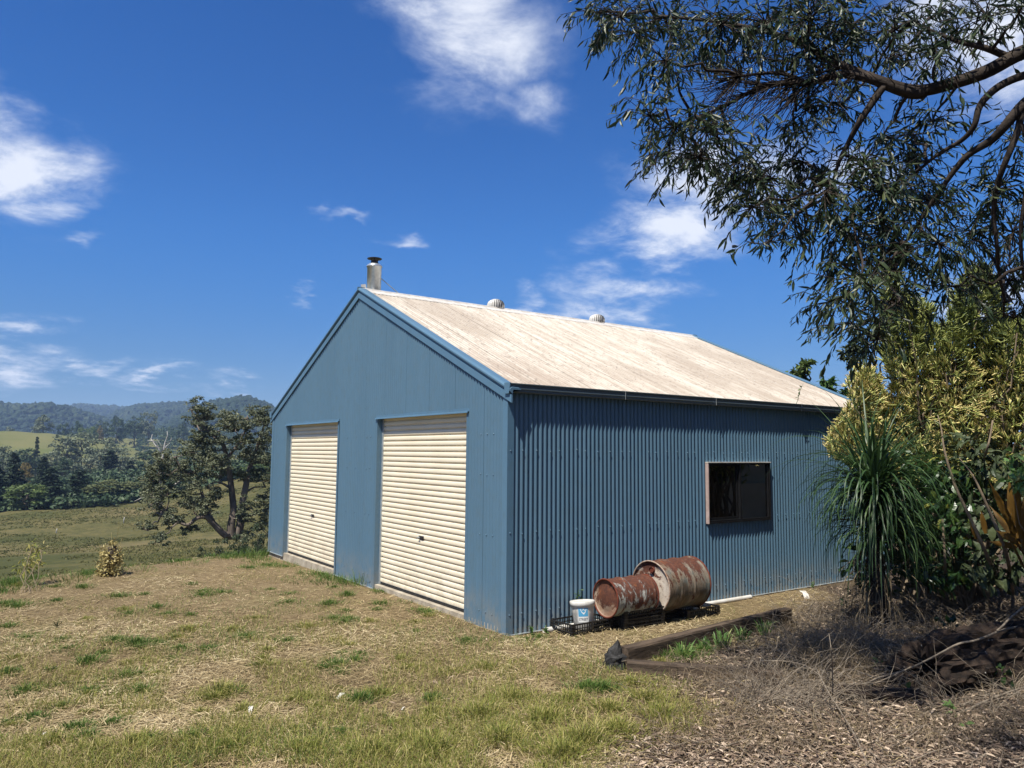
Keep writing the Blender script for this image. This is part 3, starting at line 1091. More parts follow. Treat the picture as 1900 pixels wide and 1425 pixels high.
GV = 'trees in the valley'
VALLEY = [
    ('cone', 1, -12, 130, 838, 66, 'tall dark conifer cut off by the left edge of the picture'),
    ('cone', 2, 28, 137, 842, 60, 'dark conifer just inside the left edge, behind the light green tree'),
    ('bright', 1, 55, 127, 893, 84, 'light green spreading tree at the left end of the paddock'),
    ('cone', 1, 97, 132, 868, 62, 'dark conifer directly right of the light green tree'),
    ('cone', 3, 82, 165, 848, 44, 'narrow dark conifer below the yellow tree and right of it'),
    ('yellow', 1, 49, 170, 855, 30, 'small yellowing tree among the dark conifers at the left'),
    ('cone', 2, 150, 138, 872, 62, 'broad dark conifer above the low round shrub'),
    ('bush', 1, 143, 129, 926, 62, 'low round grey green shrub at the edge of the paddock'),
    ('olive', 2, 208, 137, 889, 84, 'wide olive tree at the paddock edge, right of the round shrub'),
    ('olive', 1, 258, 142, 888, 64, 'olive tree at the paddock edge, just left of the big gum'),
    ('cone', 3, 205, 205, 836, 58, 'tall dark conifer behind the wide olive tree'),
    ('cone', 1, 243, 215, 855, 36, 'small dark conifer between the olive trees and the gum'),
    ('round', 1, 178, 200, 868, 46, 'dark round tree between two tall conifers in mid valley'),
    ('round', 2, 118, 215, 846, 40, 'dark rounded tree behind the conifers, under the grey gums'),
    ('pale', 1, 8, 250, 820, 54, 'grey green tree at the far left below the grassy hill'),
    ('round', 1, 47, 265, 828, 56, 'dark spreading tree at the foot of the grassy hill'),
    ('cone', 2, 68, 280, 811, 20, 'slim dark conifer standing up against the grassy hill'),
    ('gum', 1, 92, 270, 838, 44, 'small grey gum left of the large grove of gums'),
    ('gum', 2, 122, 285, 808, 56, 'grey gum at the left of the grove on the hillside'),
    ('gum', 3, 152, 290, 801, 60, 'tallest grey gum in the middle of the hillside grove'),
    ('gum', 1, 188, 285, 811, 60, 'grey gum right of the tallest one in the hillside grove'),
    ('gum', 2, 218, 275, 826, 54, 'grey gum on the right side of the hillside grove'),
    ('pale', 1, 172, 255, 838, 60, 'pale leafy tree at the foot of the hillside grove'),
    ('pale', 2, 132, 245, 846, 56, 'pale leafy tree low on the left of the hillside grove'),
    ('gum', 3, 240, 265, 838, 40, 'thin grey gum at the right end of the hillside grove'),
    ('round', 2, 275, 250, 832, 46, 'dark round tree beside the dead white tree'),
    ('pale', 2, 300, 240, 850, 52, 'grey green tree behind the left branches of the big gum'),
    ('round', 1, 335, 230, 842, 60, 'dark green tree behind the middle of the big gum'),
    ('bright', 1, 385, 190, 858, 56, 'mid green tree seen between the stems of the big gum'),
    ('olive', 2, 430, 175, 862, 62, 'olive tree seen through the right side of the big gum'),
    ('bright', 2, 478, 150, 858, 70, 'green tree between the big gum and the shed wall'),
    ('round', 2, 505, 140, 880, 70, 'dark tree half hidden behind the left corner of the shed'),
    ('pale', 1, 78, 470, 764, 40, 'lone spreading tree on the brow of the grassy hill'),
    ('round', 1, 116, 520, 781, 34, 'dark low tree right of the white roof on the hill'),
    ('round', 2, 140, 520, 778, 26, 'dark rounded hilltop tree between the white roof and the yellow green trees'),
    ('bright', 2, 152, 470, 790, 28, 'yellow green tree at the right end of the hill brow'),
    ('bright', 1, 168, 490, 785, 26, 'taller yellow green tree on the hill brow'),
    ('yellow', 1, 183, 500, 786, 16, 'small brownish tree on the hill brow'),
    ('round', 1, 187, 560, 777, 34, 'dark tree on the skyline left of the big dome shaped one'),
    ('round', 2, 213, 540, 768, 34, 'big dome shaped dark tree on the hill skyline'),
    ('gum', 1, 274, 560, 762, 30, 'tall airy gum rising above the dark ridge'),
    ('round', 1, 249, 570, 769, 40, 'dark tree left of the tall airy gum on the ridge'),
    ('round', 2, 337, 590, 780, 26, 'round dark tree alone on the ridge left of the big gum'),
    ('pale', 2, 15, 540, 787, 40, 'brownish bare looking tree on the far left of the hill'),
]
for (kd, sd, u, k, vt, w, lab) in VALLEY:
    place_tree(kd, sd, u, k, vt, w, lab, GV)

# low scrub filling the creek line between the trees
scrub = MB()
cc, rr_ = [], []
for _ in range(1300):
    u, k = RNG.uniform(-120, 640), 128 + 200 * RNG.random() ** 1.6
    k += max(0, u - 150) * .09
    b = base_at(u, k)
    lo = 1.0 if k < 160 else 2.6
    for q in range(3):
        cc.append(b + (RNG.normal(0, 1.6), RNG.normal(0, 1.6), RNG.uniform(.2, lo)))
        rr_.append(RNG.uniform(1.2, 2.1))
clumps(scrub, cc, rr_, -14, .95)
tag(scrub.build('valley_scrub', L_['broad_dark']), 'dark scrub filling the creek line below the valley trees', 'scrub', kind='stuff')

# the closed wood along the ridge behind the big gum
wood = MB()
cc, rr_ = [], []
for _ in range(420):
    u, k = RNG.uniform(225, 720), RNG.uniform(520, 690)
    b = base_at(u, k)
    if b[2] < -9:
        continue
    h = RNG.uniform(7, 12)
    for q in range(5):
        cc.append(b + (RNG.normal(0, 2.2), RNG.normal(0, 2.2), h * RNG.uniform(.35, 1)))
        rr_.append(RNG.uniform(1.6, 2.6))
clumps(wood, cc, rr_, -12, 1.5)
tag(wood.build('ridge_wood', L_['broad_dark']), 'dark closed wood along the ridge behind the big gum', 'wood', kind='stuff')


def gum_hero():
    """the many stemmed gum in the paddock: limbs laid out from its own base"""
    k = 44.0
    b = base_at(430, k)
    # local frame: a to the right as seen from the yard, d away from it
    d = np.array([FW[0], FW[1], 0])
    d /= np.linalg.norm(d)
    a = np.array([d[1], -d[0], 0])
    sc = k / FPX
    vb = 995.0

    def L(u, v, w=0.0):
        return at(u, v, k) + d * w
    e = thing('gum_tree', 'large spreading gum with several leaning trunks in the paddock beside the shed', 'tree', (0, 0, 0))
    tr = MB()
    limbs = [
        ([(430, 1000, 0), (428, 975, 0), (432, 950, .2), (427, 915, .3), (424, 880, .2), (421, 850, 0), (418, 825, -.2), (405, 812, -.3), (380, 800, -.3)], .34, .09),
        ([(436, 1000, .2), (443, 975, .3), (442, 950, .4), (447, 915, .6), (452, 880, .8), (455, 860, 1.0), (462, 838, 1.2), (470, 812, 1.2), (478, 785, 1.3)], .36, .08),
        ([(425, 995, -.2), (415, 985, -.4), (402, 968, -.6), (392, 955, -.8), (378, 958, -1.0), (365, 973, -1.2), (345, 962, -1.4), (325, 952, -1.6)], .30, .05),
        ([(402, 966, -.6), (390, 950, -.3), (380, 935, 0), (372, 915, .2), (365, 900, .4), (358, 880, .4)], .20, .06),
        ([(440, 965, .5), (455, 958, .9), (470, 952, 1.1), (490, 945, 1.2), (505, 940, 1.4)], .18, .05),
        ([(424, 905, .2), (415, 897, -.1), (405, 893, -.3), (392, 900, -.6)], .12, .03),
        ([(421, 850, 0), (430, 835, .4), (440, 815, .6), (452, 790, .7), (450, 770, .8)], .14, .04),
        ([(418, 828, -.2), (402, 808, -.6), (385, 790, -.8), (372, 772, -.9), (365, 760, -.9)], .12, .03),
        ([(447, 915, .6), (462, 905, .9), (480, 905, 1.2)], .10, .03),
        ([(424, 880, .2), (405, 862, .9), (380, 850, 1.4), (340, 842, 1.7), (300, 848, 1.9)], .14, .03),
    ]
    ends = []
    for pts, r0, r1 in limbs:
        P = np.array([L(*p) for p in pts])
        t = np.linspace(0, 1, len(P))
        tt = np.linspace(0, 1, len(P) * 3)
        Q = np.stack([np.interp(tt, t, P[:, q]) for q in range(3)], 1)
        Q[1:-1] = (Q[:-2] + Q[1:-1] * 2 + Q[2:]) / 4
        tr.tube(Q, np.linspace(r0 * .72, r1 * .8, len(Q)), 9)
        ends.append(Q)
    allp = np.concatenate(ends)
    blobs = [(350, 770, 20), (375, 752, 22), (395, 765, 22), (420, 768, 20), (440, 780, 20), (458, 760, 20), (478, 758, 22), (492, 775, 18), (500, 800, 18),
             (365, 792, 22), (340, 815, 22), (318, 842, 18), (300, 858, 20), (285, 865, 20), (275, 880, 16), (310, 880, 22), (290, 905, 18), (330, 900, 20), (345, 865, 22),
             (370, 850, 22), (390, 830, 20), (395, 800, 20), (420, 805, 20), (450, 812, 20), (480, 815, 22), (365, 885, 24), (395, 870, 20), (400, 905, 16), (372, 925, 16),
             (340, 930, 20), (310, 925, 20), (295, 945, 16), (320, 960, 18), (345, 945, 14), (290, 968, 14), (395, 935, 16), (385, 920, 16),
             (470, 930, 16), (490, 920, 18), (480, 880, 14), (500, 950, 18), (485, 960, 14), (462, 950, 12), (495, 985, 16), (470, 985, 14), (505, 880, 18), (425, 845, 18), (330, 985, 12), (350, 975, 10), (440, 835, 18), (465, 840, 18), (490, 845, 18), (405, 850, 18), (320, 870, 18), (275, 855, 14), (355, 830, 18), (380, 810, 16), (440, 870, 14), (470, 865, 16), (350, 905, 18), (270, 905, 14), (410, 785, 16), (465, 785, 16)]
    cr = MB()
    C, R2 = [], []
    for (u, v, r) in blobs:
        c0 = L(u, v + 8, RNG.uniform(-2.4, 2.4))
        j = np.argmin(np.linalg.norm(allp - c0, axis=1) + np.maximum(0, allp[:, 2] - c0[2]) * .6)
        tr.tube(limb(allp[j], c0, 6, .06), np.linspace(.055, .015, 6), 5, False)
        for q in range(15):
            dv = RNG.normal(0, 1, 3) * (1, 1, .8)
            c1 = c0 + dv * r * sc * .52
            C.append(c1)
            R2.append(r * sc * RNG.uniform(.30, .62))
            tr.tube(limb(c0 - (0, 0, r * sc * .4), c1, 3, .08), np.linspace(.016, .006, 3), 3, False)
    clumps(cr, C, R2, -50, .125, .8)
    tr.build('trunk', M_['gum_bark'], e, True)
    cr.build('crown', L_['gum'], e)
    # silvery dead limb reaching out to the left
    dl = MB()
    dl.tube([L(*p) for p in ((330, 893, .4), (315, 903, .3), (290, 915, .2), (265, 922, .1), (250, 930, 0))], np.linspace(.07, .02, 5), 6)
    dl.tube([L(*p) for p in ((300, 910, .3), (294, 895, .3), (288, 885, .2))], np.linspace(.04, .012, 3), 5)
    dl.tube([L(*p) for p in ((294, 896, .3), (284, 893, .3), (278, 888, .3))], np.linspace(.03, .01, 3), 5)
    o = dl.build('dead_limb', M_['deadwood'], e, True)
    o['label'] = 'bare silver dead limb'
    return e


gum_hero()

# shrubs at the foot of the gum
for i, (u, k, vt, w, lab) in enumerate([
        (412, 38, 985, 62, 'dark bush below the leaning trunks of the big gum'),
        (452, 37, 972, 60, 'dark bush at the right foot of the big gum'),
        (486, 36, 955, 52, 'tall dark bush against the left corner of the shed'),
        (385, 40, 1000, 34, 'small dark bush left of the others under the big gum')]):
    place_tree('bush', 1 + i % 2, u, k, vt, w, lab, 'bushes under the big gum')

# the dead tree
dt = thing('dead_tree', 'bare white dead tree sticking up behind the big gum', 'tree', base_at(298, 120))
sc = 120 / FPX
d_ = np.array([FW[0], FW[1], 0]) / np.hypot(FW[0], FW[1])
a_ = np.array([d_[1], -d_[0], 0])


def DL(u, v, w=0):
    return at(u, v, 120) - np.array(dt.location) + d_ * w


mb = MB()
mb.tube([DL(298, 960), DL(299, 880), DL(302, 850), DL(304, 836), DL(306, 822), DL(311, 808), DL(310, 800)], [.3, .26, .22, .17, .11, .06, .03], 7)
o = mb.build('trunk', M_['deadwood'], dt, True)
for pts in ([(303, 845), (296, 834), (292, 822), (287, 814), (285, 806)], [(296, 833), (290, 828), (284, 820), (277, 814)], [(302, 842), (300, 828), (297, 815)],
            [(306, 824), (314, 818), (319, 812)], [(304, 838), (309, 828), (316, 822)], [(291, 822), (282, 818), (276, 818)]):
    mb = MB()
    mb.tube([DL(u, v, RNG.normal(0, .3) * i) for i, (u, v) in enumerate(pts)], np.linspace(.12, .03, len(pts)), 6)
    mb.build('branch', M_['deadwood'], dt, True)

# trees beyond the shed, only their tops in sight
TB = 'treetops beyond the shed roof'


def small_tree(name, label, k, base_u, tops, mat, leaf, n, trunk_r=.06, droop=.3):
    b = base_at(base_u, k)
    e = thing(name, label, 'tree', b, 0, TB)
    tr, cr = MB(), MB()
    ev = np.array(b)
    first = np.array(at(base_u, tops[0][1] + 60, k)) - ev
    tr.tube(limb((0, 0, -.2), first, 6, .01), np.linspace(trunk_r * 1.6, trunk_r, 6), 7)
    P, D, N = [], [], []
    for (u, v, r) in tops:
        c = np.array(at(u, v, k + RNG.uniform(-.4, .4))) - ev
        tr.tube(limb(first, c, 6, .05), np.linspace(trunk_r * .6, .008, 6), 5, False)
        rr = r / FPX * k
        m = int(n * r / 20)
        for q in range(max(2, m // 9)):
            dv = RNG.normal(0, 1, 3)
            dv /= np.linalg.norm(dv)
            tip = c + dv * rr * RNG.uniform(.5, 1)
            st = c + dv * rr * .1
            tr.tube(limb(st, tip, 3, .06), np.linspace(.008, .004, 3), 3, False)
            for s in range(9):
                t = RNG.uniform(.2, 1)
                P.append(st + (tip - st) * t)
                dd = dv + RNG.normal(0, .7, 3)
                dd[2] -= droop
                D.append(dd)
                N.append(RNG.normal(0, .5, 3) + (0, 0, 1))
    cr.leaves(np.array(P), np.array(D), np.array(N), leaf[0] * RNG.uniform(.7, 1.2, len(P)), leaf[1] * RNG.uniform(.7, 1.2, len(P)))
    tr.build('trunk', M_['bark'], e, True)
    cr.build('crown', mat, e)
    return e


small_tree('young_tree', 'leafy green treetop curling above the right slope of the roof', 16.0, 1490,
           [(1488, 684, 9), (1480, 692, 9), (1495, 681, 8), (1504, 676, 6), (1474, 700, 9), (1460, 692, 4), (1490, 698, 9), (1486, 676, 7)], L_['bright'], (.14, .06), 150)
small_tree('young_tree', 'small leafy treetop behind the roof, second from the curling one', 16.0, 1538,
           [(1534, 712, 11), (1540, 722, 10), (1528, 705, 7), (1545, 715, 8)], L_['weed'], (.16, .06), 90)
small_tree('young_tree', 'smallest leafy treetop just above the low end of the roof', 16.0, 1566,
           [(1562, 730, 9), (1570, 724, 7), (1574, 736, 8), (1556, 734, 6)], L_['under'], (.16, .07), 70)
small_tree('airy_tree', 'thin airy tree with bare branches behind the golden shrub', 15.0, 1622,
           [(1580, 668, 14), (1568, 655, 10), (1575, 645, 10), (1600, 640, 14), (1612, 625, 14), (1595, 655, 10), (1620, 600, 14), (1650, 640, 14), (1600, 610, 12)], L_['bush'], (.15, .05), 110, .05)


# ------------------------------------------------------------------ the shed
W, LEN = 7.734, 7.354
PIT = 0.0623            # corrugation pitch
AMP = 0.0095
RZ0, RSL = 2.548, 0.4427   # roof plane: z = RZ0 + RSL * y on the near slope
RIDGE_Y = W / 2
RIDGE_Z = RZ0 + RSL * RIDGE_Y
D0, D1, D2, D3, DT = 0.7977, 3.1462, 4.5567, 6.9138, 2.318
WX0, WX1, WZ0, WZ1 = 3.08, 4.357, 0.985, 1.761

shed = thing('shed', 'blue corrugated steel shed with cream roller doors and a stained pale roof', 'shed', (0, 0, 0))


def corr(O, A, B, N, a0, a1, b0, b1, holes=(), lap=0.0022, per=8):
    """one corrugated sheet: ribs run along B, repeat along A, stand out along N; b0/b1 may be functions of a"""
    O, A, B, N = (np.array(t, float) for t in (O, A, B, N))
    step = PIT / per
    k0, k1 = math.ceil(a0 / step - 1e-6), math.floor(a1 / step + 1e-6)
    xs = {round(a0, 5), round(a1, 5)} | {round(k * step, 5) for k in range(k0, k1 + 1)}
    for h in holes:
        for e in h[:2]:
            if a0 < e < a1:
                xs.add(round(e, 5))
    xs = sorted(x for x in xs if a0 - 1e-6 <= x <= a1 + 1e-6)
    fb0 = b0 if callable(b0) else (lambda a: b0)
    fb1 = b1 if callable(b1) else (lambda a: b1)

    def pt(a, b):
        off = AMP * math.cos(2 * PI * a / PIT) + lap * (1 - (a - a0) / max(1e-6, a1 - a0)) * 2
        return O + A * a + B * b + N * off
    V, Q = [], []
    for i in range(len(xs) - 1):
        xa, xb = xs[i], xs[i + 1]
        xm = (xa + xb) / 2
        cut = sorted([(h[2], h[3]) for h in holes if h[0] < xm < h[1]])
        lo = ('b', None)
        segs, cur = [], None
        start = (fb0(xa), fb0(xb))
        end = (fb1(xa), fb1(xb))
        for (c0, c1) in cut:
            if c0 > start[0] + .001:
                segs.append((start, (c0, c0)))
            start = (c1, c1)
        segs.append((start, end))
        for (s, e) in segs:
            if e[0] - s[0] < 1e-4 and e[1] - s[1] < 1e-4:
                continue
            n = len(V)
            V += [pt(xa, s[0]), pt(xb, s[1]), pt(xb, max(e[1], s[1])), pt(xa, max(e[0], s[0]))]
            Q.append((n, n + 1, n + 2, n + 3))
    # weld neighbouring columns so the ribs shade smoothly
    V = np.array(V)
    key = np.round(V, 5)
    uq, inv = np.unique(key, axis=0, return_inverse=True)
    mb = MB()
    mb.add(uq, inv.reshape(-1)[np.array(Q)])
    return mb


def sheet_row(part, sheetname, O, A, B, N, a0, a1, b0, b1, holes, mat, first=0.0, ncov=10):
    cov = ncov * PIT
    a = a0
    nxt = a0 + (first or cov)
    while a < a1 - 1e-4:
        e = min(nxt, a1)
        e2 = min(e + PIT * .7, a1)
        inside = [h for h in holes if h[0] <= a and e2 <= h[1] and h[2] > 0]
        for (lo, hi) in ([(b0, inside[0][2]), (inside[0][3], b1)] if inside else [(b0, b1)]):
            mb = corr(O, A, B, N, a, e2, lo, hi, () if inside else holes)
            if mb.n:
                mb.build(sheetname, mat, part, True)
        a, nxt = e, e + cov


def screws(part, P, N, r=.0088, h=.007, mat=None):
    mb = MB()
    P = np.array(P, float)
    N = np.array(N, float)
    mb.sticks(P, P + N * h * .4, r * 1.25, r * 1.25, 8)
    mb.sticks(P + N * h * .4, P + N * h, r, r * .55, 6)
    mb.sticks(P + N * h, P + N * (h + .0005), r * .55, 0.0002, 6)
    o = mb.build('screws', mat or M_['trim'], part)
    return tag(o, kind='stuff')


# slab
mb = MB()
mb.box((0.004, 0.004, -0.5), (LEN - .01, W - .01, 0.055))
mb.build('concrete_slab', M_['concrete'], shed)

# long wall facing the yard: girts behind, sheets in front
mb = MB()
for z in (.2, 1.03, 1.88, 2.42):
    mb.box((.02, .012, z - .04), (WX0 - .02 if z == 1.03 else LEN - .02, .055, z + .04))
for x in (.03, 2.4, 4.9, LEN - .1):
    mb.box((x, .056, .056), (x + .08, .16, 2.45))
side = mb.build('side_wall', M_['timber_frame'], shed)
sheet_row(side, 'wall_sheet', (0, 0, 0), (1, 0, 0), (0, 0, 1), (0, -1, 0), 0.012, LEN, 0.0, 2.53,
          [(WX0, WX1, WZ0, WZ1)], M_['blue'], first=.40)
pts = []
for z in (.2, 1.03, 1.88):
    x, k = .165, 0
    while x < LEN:
        if not (WX0 - .05 < x < WX1 + .05 and WZ0 - .05 < z < WZ1 + .05):
            pts.append((round(x / PIT) * PIT, -AMP - .001, z + RNG.normal(0, .006)))
        x += PIT * (2 if k % 3 else 3) * (1.5 if k % 2 else 1)
        k += 1
screws(side, pts, (0, -1, 0))
mb = MB()
mb.extrude([(0, 0), (-.022, -.004), (-.022, -.010), (0, -.006)], (0.0, -.006, 0.004), (LEN, -.006, 0.004), (0, 1, 0), (0, 0, 1))
mb.build('base_flashing', M_['zinc'], shed)

# front gable wall with two door openings
def gz(a):
    return RZ0 - .02 + RSL * min(a, W - a)


mb = MB()
for (ya, yb) in ((.02, D0), (D1, D2), (D3, W - .02)):
    for z in (.25, 1.15, 2.05):
        mb.box((.012, ya, z - .04), (.06, yb, z + .04))
for z, m in ((2.45, 0.0), (3.2, 1.7), (3.9, 3.2)):
    mb.box((.012, .05 + m, z - .04), (.06, W - .05 - m, z + .04))
front = mb.build('front_wall', M_['timber_frame'], shed)
sheet_row(front, 'wall_sheet', (0, 0, 0), (0, 1, 0), (0, 0, 1), (-1, 0, 0), 0.012, W - .004, 0.0, gz,
          [(D0, D1, -1, DT), (D2, D3, -1, DT)], M_['blue'], first=.44)
pts = []
for z in (.17, .98, 1.62, 2.06):
    for y in (.24, .36, .49, 3.36, 3.5, 3.85, 4.2, 7.1, 7.4):
        pts.append((-AMP - .001, round(y / PIT) * PIT, z + RNG.normal(0, .005)))
screws(front, pts, (-1, 0, 0))
for (ya, yb) in ((0, D0), (D1, D2), (D3, W)):
    mb = MB()
    mb.extrude([(0, 0), (-.022, -.004), (-.022, -.010), (0, -.006)], (-.006, ya, .004), (-.006, yb, .004), (1, 0, 0), (0, 0, 1))
    mb.build('base_flashing', M_['zinc'], shed)

# the two walls out of sight
mb = corr((0, W, 0), (1, 0, 0), (0, 0, 1), (0, 1, 0), 0, LEN, 0, 2.53, per=4)
mb.build('rear_side_wall', M_['blue'], shed, True)
mb = corr((LEN, 0, 0), (0, 1, 0), (0, 0, 1), (1, 0, 0), 0, W, 0, gz, per=4)
mb.build('back_wall', M_['blue'], shed, True)

# corner flashings
mb = MB()
e = AMP + .004
mb.extrude([(-e, -e), (.072, -e), (.072, -e + .002), (-e + .002, -e + .002), (-e + .002, .075), (-e, .075)], (0, 0, .002), (0, 0, 2.50), (1, 0, 0), (0, 1, 0))
mb.build('corner_flashing', M_['trim'], shed)
mb = MB()
mb.extrude([(-e, e), (-e, -.075), (-e + .002, -.075), (-e + .002, e - .002), (.07, e - .002), (.07, e)], (0, W, .002), (0, W, 2.50), (1, 0, 0), (0, 1, 0))
mb.build('corner_flashing', M_['trim'], shed)
screws(shed, [(.03, -e, z) for z in (.2, 1.03, 1.88)], (0, -1, 0))

# roof
th = math.atan(RSL)
cs, sn = math.cos(th), math.sin(th)
mb = MB()
for y in (.3, 1.3, 2.3, 3.4):
    for yy in (y, W - y):
        z = RZ0 + RSL * min(yy, W - yy)
        mb.box((.05, yy - .03, z - .10), (LEN - .05, yy + .03, z - .028))
roof = mb.build('roof', M_['timber_frame'], shed)
sl = (RIDGE_Y + .07) / cs
sheet_row(roof, 'roof_sheet', (0, -.07, RZ0 - RSL * .07), (1, 0, 0), (0, cs, sn), (0, -sn, cs), -.01, LEN + .01, 0, sl - .02, (), M_['roof'], first=.55, ncov=12)
sheet_row(roof, 'roof_sheet', (0, W + .07, RZ0 - RSL * .07), (1, 0, 0), (0, -cs, sn), (0, sn, cs), -.01, LEN + .01, 0, sl - .02, (), M_['roof'], first=.55, ncov=12)
pts = []
for b in (.18, 1.25, 2.3, 3.35, 4.1):
    for x in np.arange(.12, LEN, PIT * 3):
        xx = round(x / PIT) * PIT
        pts.append((xx, -.07 + cs * b - sn * (AMP + .001), RZ0 - RSL * .07 + sn * b + cs * (AMP + .001)))
screws(roof, pts, (0, -sn, cs), .008, .008, M_['cap'])
# ridge capping: two wings and a roll
mb = MB()
wing = [(-.17, -.17 * RSL + .012), (-.155, -.155 * RSL + .018), (-.035, -.035 * RSL + .018), (-.032, .004), (-.022, .026), (0, .034), (.022, .026), (.032, .004),
        (.035, -.035 * RSL + .018), (.155, -.155 * RSL + .018), (.17, -.17 * RSL + .012)]
wing = wing + [(a, b - .003) for a, b in wing[::-1]]
mb.extrude(wing, (.02, RIDGE_Y, RIDGE_Z), (LEN - .02, RIDGE_Y, RIDGE_Z), (0, 1, 0), (0, 0, 1), caps=False)
mb.build('ridge_capping', M_['cap'], roof)

# barge boards on both gables
BP = [(-.028, -.128), (-.028, -.048), (-.016, -.044), (-.016, -.026), (-.034, -.020), (-.046, -.004), (-.046, .014), (-.034, .028), (-.016, .034), (.006, .034),
      (.075, .030), (.092, .022), (.092, .010), (-.004, .010), (-.010, -.02), (-.010, -.128)]
for xx, s in ((0.0, 1), (LEN, -1)):
    for y0, y1 in ((-.10, RIDGE_Y), (W + .10, RIDGE_Y)):
        mb = MB()
        z0 = RZ0 + RSL * (y0 if y0 < 1 else W - y0)
        mb.extrude([(a * s, b) for a, b in BP], (xx, y0, z0), (xx, y1, RIDGE_Z), (1, 0, 0), (0, 0, 1))
        mb.build('barge_board', M_['trim'], shed)
    mb = MB()
    mb.box((xx - .05, RIDGE_Y - .02, RIDGE_Z + .012), (xx + .06, RIDGE_Y + .02, RIDGE_Z + .038))
    mb.build('apex_cap', M_['trim'], shed)

# gutters with end caps
GP = [(0, .085), (-.006, .085), (-.006, .012), (-.070, .006), (-.086, .018), (-.086, .040), (-.094, .046), (-.094, .056), (-.088, .062), (-.092, .092), (-.104, .096), (-.104, .106), (-.082, .104),
      (-.082, .06), (-.08, .024), (-.066, .014), (0, .018)]
GZ = 2.478
for yy, s in ((-.008, 1), (W + .008, -1)):
    mb = MB()
    mb.extrude([(a * s * .84, b) for a, b in GP], (-.036, yy, GZ), (LEN + .036, yy, GZ), (0, 1, 0), (0, 0, 1), caps=False)
    g = mb.build('gutter', M_['gutter'], shed)
    for xx in (-.048, LEN + .036):
        mb = MB()
        mb.extrude([(0.012 * s, .112), (0.012 * s, -.004), (-.070 * s, -.004), (-.084 * s, .04), (-.091 * s, .11)], (xx, yy, GZ), (xx + .012, yy, GZ), (0, 1, 0), (0, 0, 1))
        mb.build('end_cap', M_['trim'], g)
    for x in (1.6, 3.2, 5.05, 6.4):
        mb = MB()
        mb.box((x, min(yy - .0905 * s, yy - .084 * s), GZ + .008), (x + .005, max(yy - .0905 * s, yy - .084 * s), GZ + .104))
        mb.build('joint_strip', M_['zinc'], g)

# roller doors
NSL = 33
for (ya, yb, nm) in ((D0, D1, 'r'), (D2, D3, 'l')):
    z0, z1 = .075, DT + .02
    mb = MB()      # guide tracks and shaft cover of the door
    mb.box((.060, ya + .004, .058), (.125, ya + .045, DT - .004))
    mb.box((.060, yb - .045, .058), (.125, yb - .004, DT - .004))
    door = mb.build('roller_door', M_['zinc'], shed)
    door['label'] = 'roller door nearest the shed corner' if nm == 'r' else 'roller door farther from the yard'
    ph = (z1 - z0) / NSL
    prof = [(-.003, 0), (0, .002), (0, .013), (-.017, .0165), (-.020, .022), (-.0215, ph * .55), (-.020, ph - .012), (-.016, ph - .004), (-.003, ph - .0002), (.003, ph - .0002), (.003, 0)]
    sm = MB()
    sm.extrude(prof, (0, ya + .022, 0), (0, yb - .022, 0), (1, 0, 0), (0, 0, 1))
    me = sm.mesh('slat', M_['door'])
    for k in range(NSL):
        o = link('slat', me, door, (.094 + RNG.normal(0, .0007), 0, z0 + k * ph))
    mb = MB()
    mb.box((.070, ya + .05, .057), (.108, yb - .05, .078))
    mb.build('bottom_rail', M_['rubber'], door)
    yc = (ya + yb) / 2 - .0
    zh = z0 + ph * 10.1
    mb = MB()
    mb.box((.070, yc - .065, zh), (.080, yc + .065, zh + .045))
    mb.box((.062, yc - .05, zh + .008), (.070, yc + .0, zh + .038))
    mb.build('lock', M_['dark_metal'], door)
    mb = MB()
    mb.tube([(.064, yc + .035, zh + .022), (.050, yc + .035, zh + .022)], .012, 10)
    mb.bar((.048, yc + .015, zh + .022), (.048, yc + .062, zh + .022), .010)
    mb.build('handle', M_['zinc'], door)
    # jambs and head flashing
    for yy, s in ((ya, 1), (yb, -1)):
        mb = MB()
        mb.box((-.013, min(yy, yy + s * .004), .002), (.128, max(yy, yy + s * .004), DT))
        mb.box((-.013, min(yy - s * .05, yy - s * .0002), .002), (-.0105, max(yy - s * .05, yy - s * .0002), DT))
        mb.build('door_jamb', M_['blue'], shed)
    mb = MB()
    mb.extrude([(.128, 0), (-.030, -.002), (-.034, -.014), (-.037, -.014), (-.034, .003), (-.012, .008), (-.012, .04), (-.009, .04), (-.009, .006), (.128, .004)],
               (0, ya - .05, DT), (0, yb + .04, DT), (1, 0, 0), (0, 0, 1))
    mb.build('head_flashing', M_['trim'], shed)

# window
win = MB()
fy0, fy1 = -.036, .05
t = .022
win.box((WX0 + .012, fy0, WZ0 + .01), (WX0 + .012 + t, fy1, WZ1 - .012))
win.box((WX1 - .012 - t, fy0, WZ0 + .01), (WX1 - .012, fy1, WZ1 - .012))
win.box((WX0 + .012 + t, fy0, WZ0 + .01), (WX1 - .012 - t, fy1, WZ0 + .01 + t))
win.box((WX0 + .012 + t, fy0, WZ1 - .012 - t), (WX1 - .012 - t, fy1, WZ1 - .012))
window = win.build('window', M_['black_alu'], shed)
xm = (WX0 + WX1) / 2 + .02
mb = MB()
mb.box((xm - .014, fy0 + .002, WZ0 + .0325), (xm + .014, fy1 - .01, WZ1 - .0345))
mb.build('mullion', M_['black_alu'], window)
